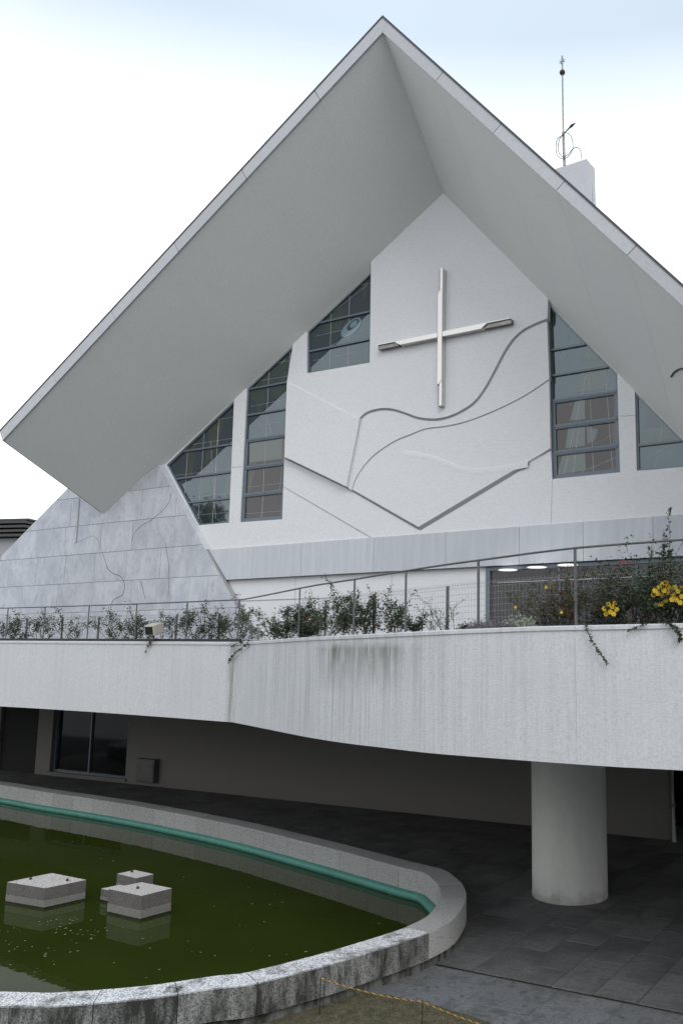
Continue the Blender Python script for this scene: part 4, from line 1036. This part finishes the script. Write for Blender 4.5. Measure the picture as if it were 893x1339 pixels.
# ================================================================== PLANTS
def leaf(mb, p, s_, rnd, d=None):
    a = rnd.uniform(0, 6.283); t = Vector((math.cos(a), math.sin(a), rnd.uniform(-.7, .5))) if d is None else d
    t.normalize(); n_ = t.cross(Vector((rnd.gauss(0, 1), rnd.gauss(0, 1), rnd.gauss(0, 1)))); n_.normalize(); q = t.cross(n_)
    w_ = s_ * .3
    mb.add([p, p + t * s_ * .5 + n_ * w_ + q * s_ * .06, p + t * s_, p + t * s_ * .5 - n_ * w_ + q * s_ * .06], [(0, 1, 2, 3)])
def plant(name, label, cat, base, h, spread, nst, rnd, lm, leaf_s=.05, dens=26, lean=(0, 0), flower=None, nfl=0, group=None, bare=0., fls=.04, along_d=None, sub=3, fpx=None):
    h *= KS; leaf_s *= KS; fls *= KS; spread_o = spread * KS
    t = thing(name, label, cat, base, group, rz=0); st = MB(); lf = MB(); fl = MB(); tips = []
    def grow(p, d, ln, r, lvl):
        pts = [p]; n_ = 5
        for k in range(n_):
            d = (d + Vector((rnd.gauss(0, .18), rnd.gauss(0, .18), rnd.gauss(.02, .12)))).normalized(); pts.append(pts[-1] + d * ln / n_)
            f = (k + 1) / n_
            if lvl < sub - 1 and rnd.random() < .75 and k > 0:
                sd_ = (d + Vector((rnd.gauss(0, .7), rnd.gauss(0, .7), rnd.gauss(.1, .4)))).normalized(); grow(pts[-1], sd_, ln * rnd.uniform(.3, .55), r * .55, lvl + 1)
            if lvl > 0 or f > .3:
                if rnd.random() > bare:
                    for q in range(max(1, int(dens / 10))): leaf(lf, pts[-1] + Vector((rnd.gauss(0, .03), rnd.gauss(0, .03), rnd.gauss(0, .03))), leaf_s * rnd.uniform(.6, 1.3), rnd)
        st.tube(pts, [r * (1 - .7 * i / n_) for i in range(n_ + 1)], 4, False, False); tips.append(pts[-1])
    for k in range(nst):
        off = (along_d or Vector((1, 0, 0))) * rnd.uniform(-.3, .3) * spread_o
        d0 = Vector((rnd.gauss(0, .35) + lean[0], rnd.gauss(0, .25) + lean[1], 1)) + (along_d or Vector((1, 0, 0))) * rnd.gauss(0, .5) * spread
        grow(base + off - Vector((0, 0, .1)), d0.normalized(), h * rnd.uniform(.6, 1.1), .007, 0)
    st.build('stems', M['stem'], t)
    if lf.v: tag(lf.build('foliage', M[lm], t, fix=False), kind='stuff')
    fps = [rnd.choice(tips) for k in range(nfl)] if tips else []
    for x_, y_ in (fpx or []):
        rr_ = ray(x_, y_); yy = base.y - rnd.uniform(.1, .22); fps.append(Vector((0, 0, EYE)) + rr_ * (yy / rr_.y)); st0 = MB().tube([base + Vector((0, 0, .1)), fps[-1].lerp(base, .4) + Vector((0, 0, .06)), fps[-1] + Vector((0, .01, -.01))], .004, 3); st0.build('stem', M['stem'], t)
    for p in fps:
        mb = MB()
        n_ = 6
        for i in range(n_):
            a = 2 * math.pi * i / n_; d = Vector((math.cos(a), -.5, math.sin(a))).normalized()
            mb.add([p, p + d * fls * .6 + Vector((-math.sin(a), 0, math.cos(a))) * fls * .35, p + d * fls, p + d * fls * .6 - Vector((-math.sin(a), 0, math.cos(a))) * fls * .35], [(0, 1, 2, 3)])
        mb.sphere(p - Vector((0, .01, 0)), fls * .35, 6, 4); mb.build('flower', M[flower], t, fix=False)
    return t
rnd = random.Random(21)
desc = ['at the far left edge of the frame', 'left of the second railing post', 'behind the second railing post', 'right of the second railing post', 'behind the third railing post', 'beside the beige floodlight', 'right of the beige floodlight', 'left of the last straight railing post', 'where the straight parapet ends']
GR = 'sparse rose bushes behind the left railing'
for k, x in enumerate((-22, 22, 56, 120, 146, 185, 216, 246, 285)):
    p, d = par(x, .5)
    plant('rose_bush', 'sparse rose bush with bare stems ' + desc[k], 'rose bush', p, rnd.uniform(.85, 1.0), 1.2, 9 if k != 2 else 5, random.Random(40 + k), 'leaf', .055, 30, flower='red', nfl=1 if k in (0, 2) else 0, group=GR, bare=.15, fls=.028, along_d=d)
p, d = par(322, .5); plant('rose_bush', 'leafy rose bush spilling over where the curved parapet starts', 'rose bush', p, .8, 1.2, 8, random.Random(61), 'leaf', .055, 34, group='rose bushes behind the curved railing', along_d=d, flower='red', nfl=1)
for k, (x, h, n_, dn, lm, lb, nf) in enumerate(((352, .72, 16, 60, 'leaf_dark', 'dense dark green rounded bush by the first curved post', 1), (390, 1.0, 10, 38, 'leaf', 'tall rose bush with red blooms between the first curved posts', 3), (412, .85, 8, 30, 'leaf', 'loose rose bush left of the second curved post', 2), (437, .85, 11, 44, 'leaf_dark', 'dark rose bush with red blooms below the curving rail', 3), (478, .72, 7, 34, 'leaf', 'medium rose bush left of the third curved post', 1), (498, .6, 5, 30, 'leaf_dark', 'small dark shrub touching the third curved post', 0))):
    p, d = par(x, .5); plant('rose_bush', lb, 'rose bush', p, h, .7, n_, random.Random(70 + k), lm, .05, dn, flower='red', nfl=nf, group='rose bushes behind the curved railing', along_d=d, fls=.026)
for k, (x, h, lb) in enumerate(((536, .65, 'nearly bare brown twiggy shrub right of the third curved post'), (556, .8, 'nearly bare twiggy shrub with thick crooked branches'))):
    p, d = par(x, .5); plant('bare_shrub', lb, 'shrub', p, h, .8, 5, random.Random(90 + k), 'leaf', .04, 12, group='bare shrubs in the planter', bare=.55, along_d=d)
p, d = par(588, .45); plant('small_plant', 'small bright green tuft on the parapet below the mesh', 'plant', p, .16, .8, 8, random.Random(95), 'leaf', .05, 30, along_d=d)
# ground cover
def cover(name, label, x0, x1, lm, h, n_, s_, seed):
    r_ = random.Random(seed); mb = MB()
    for k in range(n_):
        p, d = par(r_.uniform(x0, x1), r_.uniform(.05, .38)); leaf(mb, p + Vector((0, 0, abs(r_.gauss(0, h * KS)))), s_ * KS, r_, Vector((r_.gauss(0, .6), r_.gauss(0, .6), 1)))
    tag(mb.build(name, M[lm], fix=False), label, 'ground cover', kind='stuff')
cover('heather', 'grey lilac heather creeping along the parapet top', 605, 668, 'lilac', .045, 2600, .035, 5)
cover('silver_ragwort', 'silvery pale leaved clump at the foot of the mesh fence', 655, 685, 'silver', .07, 500, .05, 6)
# right side jungle
RG = 'mixed shrubs in front of the terrace window'
FP = {690: [(674, 794)], 752: [(734, 801)], 708: [(714, 768)], 798: [(790, 796), (795, 790), (800, 793), (804, 788), (798, 800), (792, 803), (806, 797), (802, 803)],
  822: [(815, 733), (809, 738), (821, 737)], 870: [(856, 772), (862, 768), (866, 764), (870, 762), (873, 767), (868, 772), (860, 776), (854, 778), (866, 779), (872, 775), (876, 771), (864, 790), (858, 792), (870, 786)],
  893: [(880, 778), (886, 773), (890, 769), (884, 784), (889, 788), (878, 784), (891, 780), (882, 768)]}
jung = [(690, .75, 9, 34, 'leaf_olive', 'low olive shrub with a single yellow bloom', 'yellow', 1), (708, 1.0, 9, 30, 'leaf_olive', 'tall sparse olive shrub with rusty leaves at the lit lamps', 'yellow', 1), (728, .95, 12, 34, 'leaf_dark', 'dark leafy shrub left of the last visible post', None, 0), (752, .9, 10, 34, 'leaf_rust', 'rust tinged shrub behind the last visible post', 'yellow', 2),
        (775, .95, 11, 34, 'leaf', 'green shrub right of the last visible post', None, 0), (798, .9, 11, 40, 'leaf_dark', 'dark shrub carrying a small group of yellow blooms', 'yellow', 9), (822, 1.1, 12, 40, 'leaf', 'tall green shrub with red tips left of the yellow flowers', 'red', 3), (845, 1.0, 14, 50, 'leaf_dark', 'dense dark shrub under the tall sprigs', None, 0), (870, .9, 15, 50, 'leaf_dark', 'dense shrub crowned by the large cluster of yellow flowers', 'yellow', 22), (893, .9, 14, 50, 'leaf_dark', 'dark shrub cut by the right edge with yellow flowers', 'yellow', 12)]
for k, (x, h, n_, dn, lm, lb, fl_, nf) in enumerate(jung):
    p, d = par(x, .5); plant('flowering_shrub', lb, 'shrub', p, h * (.95 if x < 790 else 1.05), 1.0, n_ + 2, random.Random(120 + k), lm, .05, dn * .58, flower=fl_, nfl=0, group=RG, along_d=d, fls=(.055 if x > 760 else .034) if fl_ != 'red' else .03, fpx=FP.get(x), bare=.34 if x < 850 else .2)
# tall sprigs
for k, (x, y, lb) in enumerate(((872, 664, 'taller of the two upright leafy sprigs against the stone band'), (866, 692, 'shorter upright leafy sprig against the stone band'), (846, 708, 'bushy leafy sprig leaning left above the handrail'))):
    p, d = par(x, .5); r = ray(x, y); zt_ = EYE + r.z / r.y * p.y
    t = thing('leafy_sprig', lb, 'sprig', p, 'upright sprigs above the right shrubs', rz=0); rr = random.Random(200 + k); st = MB(); lf = MB()
    top_ = Vector((p.x + (.02), p.y, zt_)); pts = [p.lerp(top_, i / 8) + Vector((rr.gauss(0, .012), 0, 0)) for i in range(9)]; st.tube(pts, [.009 - .0008 * i for i in range(9)], 4)
    for i in range(40 if k < 2 else 60):
        f = rr.uniform(.35, 1.); q = p.lerp(top_, f); sd_ = rr.choice((-1, 1)); leaf(lf, q, rr.uniform(.04, .065), rr, Vector((sd_ * rr.uniform(.4, 1), rr.gauss(0, .5), rr.uniform(.3, 1))))
    for i in range(5):
        f = rr.uniform(.35, .7); q = p.lerp(top_, f); e_ = q + Vector((rr.uniform(-.2, .2), 0, rr.uniform(.02, .15))); st.tube([q, e_], .004, 3)
        for j in range(12): leaf(lf, q.lerp(e_, rr.random()), rr.uniform(.03, .055), rr)
    st.build('stem', M['stem'], t); tag(lf.build('foliage', M['leaf_dark'], t, fix=False), kind='stuff')
# hanging trails
def trail(label, px, seed, n_, s_=.05, ins=-.06):
    p0, d = par(px[0][0], .0); yb = p0.y
    nrm = Vector((-d.y, d.x, 0)); pts = []
    for x, y in px:
        r = ray(x, y); q0 = p0 + nrm * ins; t_ = (q0.dot(nrm)) / r.dot(nrm); pts.append(Vector((0, 0, EYE)) + r * ((q0 - Vector((0, 0, EYE))).dot(nrm) / r.dot(nrm)))
    P = catmull(pts, 4); root, _ = par(px[0][0], .3); P = [root + Vector((0, 0, .02))] + P
    t = thing('hanging_vine', label, 'vine', root, 'trailing stems hanging over the parapet', rz=0); rr = random.Random(seed)
    MB().tube(P, .005, 4).build('stem', M['stem'], t); lf = MB()
    for i in range(n_):
        k = rr.uniform(0, len(P) - 1.01); q = P[int(k)].lerp(P[int(k) + 1], k % 1); leaf(lf, q, rr.uniform(.6, 1.2) * s_ * KS, rr, Vector((rr.gauss(0, .8), rr.uniform(-.8, .1), rr.uniform(-1, .3))))
    tag(lf.build('foliage', M['leaf_dark'], t, fix=False), kind='stuff')
trail('longest trailing stem hanging left where the parapet bends', [(318, 838), (305, 844), (292, 852), (283, 862), (277, 873)], 1, 70, .075)
trail('shorter trailing stem hanging beside the parapet bend', [(326, 838), (318, 846), (308, 854), (300, 865)], 2, 60, .075)
trail('tiny tuft hanging below the beige floodlight', [(199, 838), (194, 845), (190, 852)], 3, 26, .07)
trail('thin vine hanging alone over the clean right parapet', [(765, 817), (770, 830), (778, 845), (786, 856), (794, 868)], 4, 75, .05)
trail('short tuft drooping over the parapet left of the yellow flowers', [(845, 815), (832, 820), (822, 824)], 5, 40, .05)
trail('dark vine drooping at the right edge under the yellow flowers', [(868, 812), (880, 818), (887, 828), (889, 838)], 6, 110, .06)

# floodlight on the parapet
p, d = par(192, .05)
vw = Vector((p.x, p.y, 0)).normalized(); rt = Vector((vw.y, -vw.x, 0)); Z = Vector((0, 0, 1)); fa = R(38)
Y = (vw * math.cos(fa) + rt * math.sin(fa)).normalized(); X = Vector((Y.y, -Y.x, 0))
fl_ = thing('floodlight', 'beige box floodlight clamped to the left parapet railing', 'floodlight', p, rz=math.atan2(X.y, X.x))
tl = R(14); Y2 = Y * math.cos(tl) + Z * math.sin(tl); Z2 = X.cross(Y2)
c = p + Vector((0, 0, .27)) - vw * .12
MB().box(c, .24, .34, .22, X, Y2, Z2).build('housing', M['beige'], fl_, bevel=.015)
MB().box(c - Y2 * .174, .19, .012, .17, X, Y2, Z2).build('lamp_glass', M['black'], fl_)
MB().tube([p + Vector((0, 0, -.02)), c - Vector((0, 0, .1))], .02, 6).build('bracket', M['rail'], fl_)

# ================================================================== ROPE BARRIER
rb = thing('rope_barrier', 'yellow and black rope strung between thin stakes beside the pool', 'rope barrier', onz(551, 1352, 0), rz=0)
s1 = onz(418, 1328, 0.012); s2 = onz(552, 1349, .012)
def at_y(p, x, y): r = ray(x, y); return EYE + r.z / r.y * p.y
z1, z2 = at_y(s1, 419, 1280), at_y(s2, 552, 1311)
a, b = Vector((s1.x, s1.y, z1)), Vector((s2.x, s2.y, z2)); c = onz(640, 1375, 0); c = Vector((c.x, c.y, at_y(c, 640, 1341))); c3 = c + (c - b) * .8
P = []
for q0, q1, sag in ((a, b, .035), (b, c3, .03)):
    for k in range(14): t = k / 14; P.append(q0.lerp(q1, t) - Vector((0, 0, sag * 4 * t * (1 - t))))
P.append(c3); P = resample(P, .012)
for nm, ph, m_ in (('rope_strand', 0, 'orange'), ('rope_strand', math.pi, 'ropeblack'), ('rope_strand', math.pi * .66, 'orange')):
    Q = [p + Vector((0, math.cos(i * .75 + ph), math.sin(i * .75 + ph))) * .0038 for i, p in enumerate(P)]
    MB().tube(Q, .0038, 4).build(nm, M[m_], rb)
for s_, zt_ in ((s1, z1), (s2, z2), (onz(700, 1400, 0), .35)): MB().tube([s_, Vector((s_.x, s_.y, zt_ + .02))], .006, 6).build('stake', M['stake'], rb)

# ================================================================== BEYOND
fb = thing('distant_building', 'low dark roofed building behind the marble wall at far left', 'building', _sh(Vector((-26, 60, 0))), rz=R(-8))
Xb = Vector((math.cos(R(-8)), math.sin(R(-8)), 0)); Yb = Vector((-Xb.y, Xb.x, 0))
bc = _sh(Vector((-28, 62, 0))); z_t = EYE + (852 - 700) / 1140 * 62
MB().box(bc + Vector((0, 0, (z_t - .9) / 2)), 17, 8, z_t - .9, Xb, Yb).build('wall', M['greywall'], fb)
for k in range(4): MB().box(bc + Vector((0, 0, z_t - .75 + k * .28)) - Yb * .2, 18, 8.6 + .1 * k, .16, Xb, Yb).build('roof_louvre', M['darkroof'], fb)
MB().box(bc + Vector((0, 0, z_t + .35)), 17.6, 8, .12, Xb, Yb).build('roof', M['darkroof'], fb)
def tree(x, y, h, cr, seed, label):
    rr = random.Random(seed); t = thing('garden_tree', label, 'tree', Vector((x, y, 0)), 'trees behind the camera', rz=0); tr_ = MB(); cw = MB(); base = Vector((x, y, 0))
    tr_.tube([base, base + Vector((.1, 0, h * .3)), base + Vector((0, .1, h * .7))], [.28, .2, .08], 8)
    for k in range(14):
        a = rr.uniform(0, 6.28); z = rr.uniform(.35, .8) * h; e_ = base + Vector((math.cos(a) * cr * .7, math.sin(a) * cr * .7, z + 1)); tr_.tube([base + Vector((0, 0, z - .8)), e_], [.08, .02], 5)
        for q in range(300):
            p = e_ + Vector((rr.gauss(0, .5), rr.gauss(0, .5), rr.gauss(0, .6))) * (cr * .32); leaf(cw, p, rr.uniform(.3, .55), rr)
    tr_.build('trunk', M['bark'], t); tag(cw.build('crown', M['leaf_dark'], t, fix=False), kind='stuff'); return t
def mirror_dir(x, y):
    P_ = onv(x, y, GZ); d_ = P_ - Vector((0, 0, EYE)); return P_, (d_ - ey * (2 * d_.dot(ey)))
P_, d_ = mirror_dir(243, 668); t_ = 42 / math.hypot(d_.x, d_.y); tp = P_ + d_ * t_; Q_, e_ = mirror_dir(262, 656); tp_top = (Q_ + e_ * t_).z
tree(tp.x, tp.y, (tp_top - .6) / .8, 3.0, 4, 'round dark green tree standing left of and behind the viewpoint')

vp = MB(); vp.prism([Vector((x, y, 2.78)) for x, y in ((-30, -9), (30, -9), (30, 1.0), (-30, 1.0))], (0, 0, -2.8)); tag(vp.build('viewing_terrace', M['far_ground']), kind='structure')
TL = ['leftmost tree of the row behind the viewpoint', 'second tree from the left of the row behind the viewpoint', 'third tree from the left of the row behind the viewpoint', 'middle tree of the row behind the viewpoint', 'third tree from the right of the row behind the viewpoint', 'second tree from the right of the row behind the viewpoint', 'rightmost tree of the row behind the viewpoint']
src = tree(-24, -14, 8.5, 3.6, 9, TL[0])  # unseen row of trees, added to block low sky light from behind
for k in range(1, 7):
    c = src.copy(); COL.objects.link(c); c.location = (-24 + k * 6.5, -14 + (k % 3) * 1.2, 0); c.rotation_euler = (0, 0, k * 1.3); c['label'] = TL[k]
    for ch in src.children: d_ = ch.copy(); COL.objects.link(d_); d_.parent = c
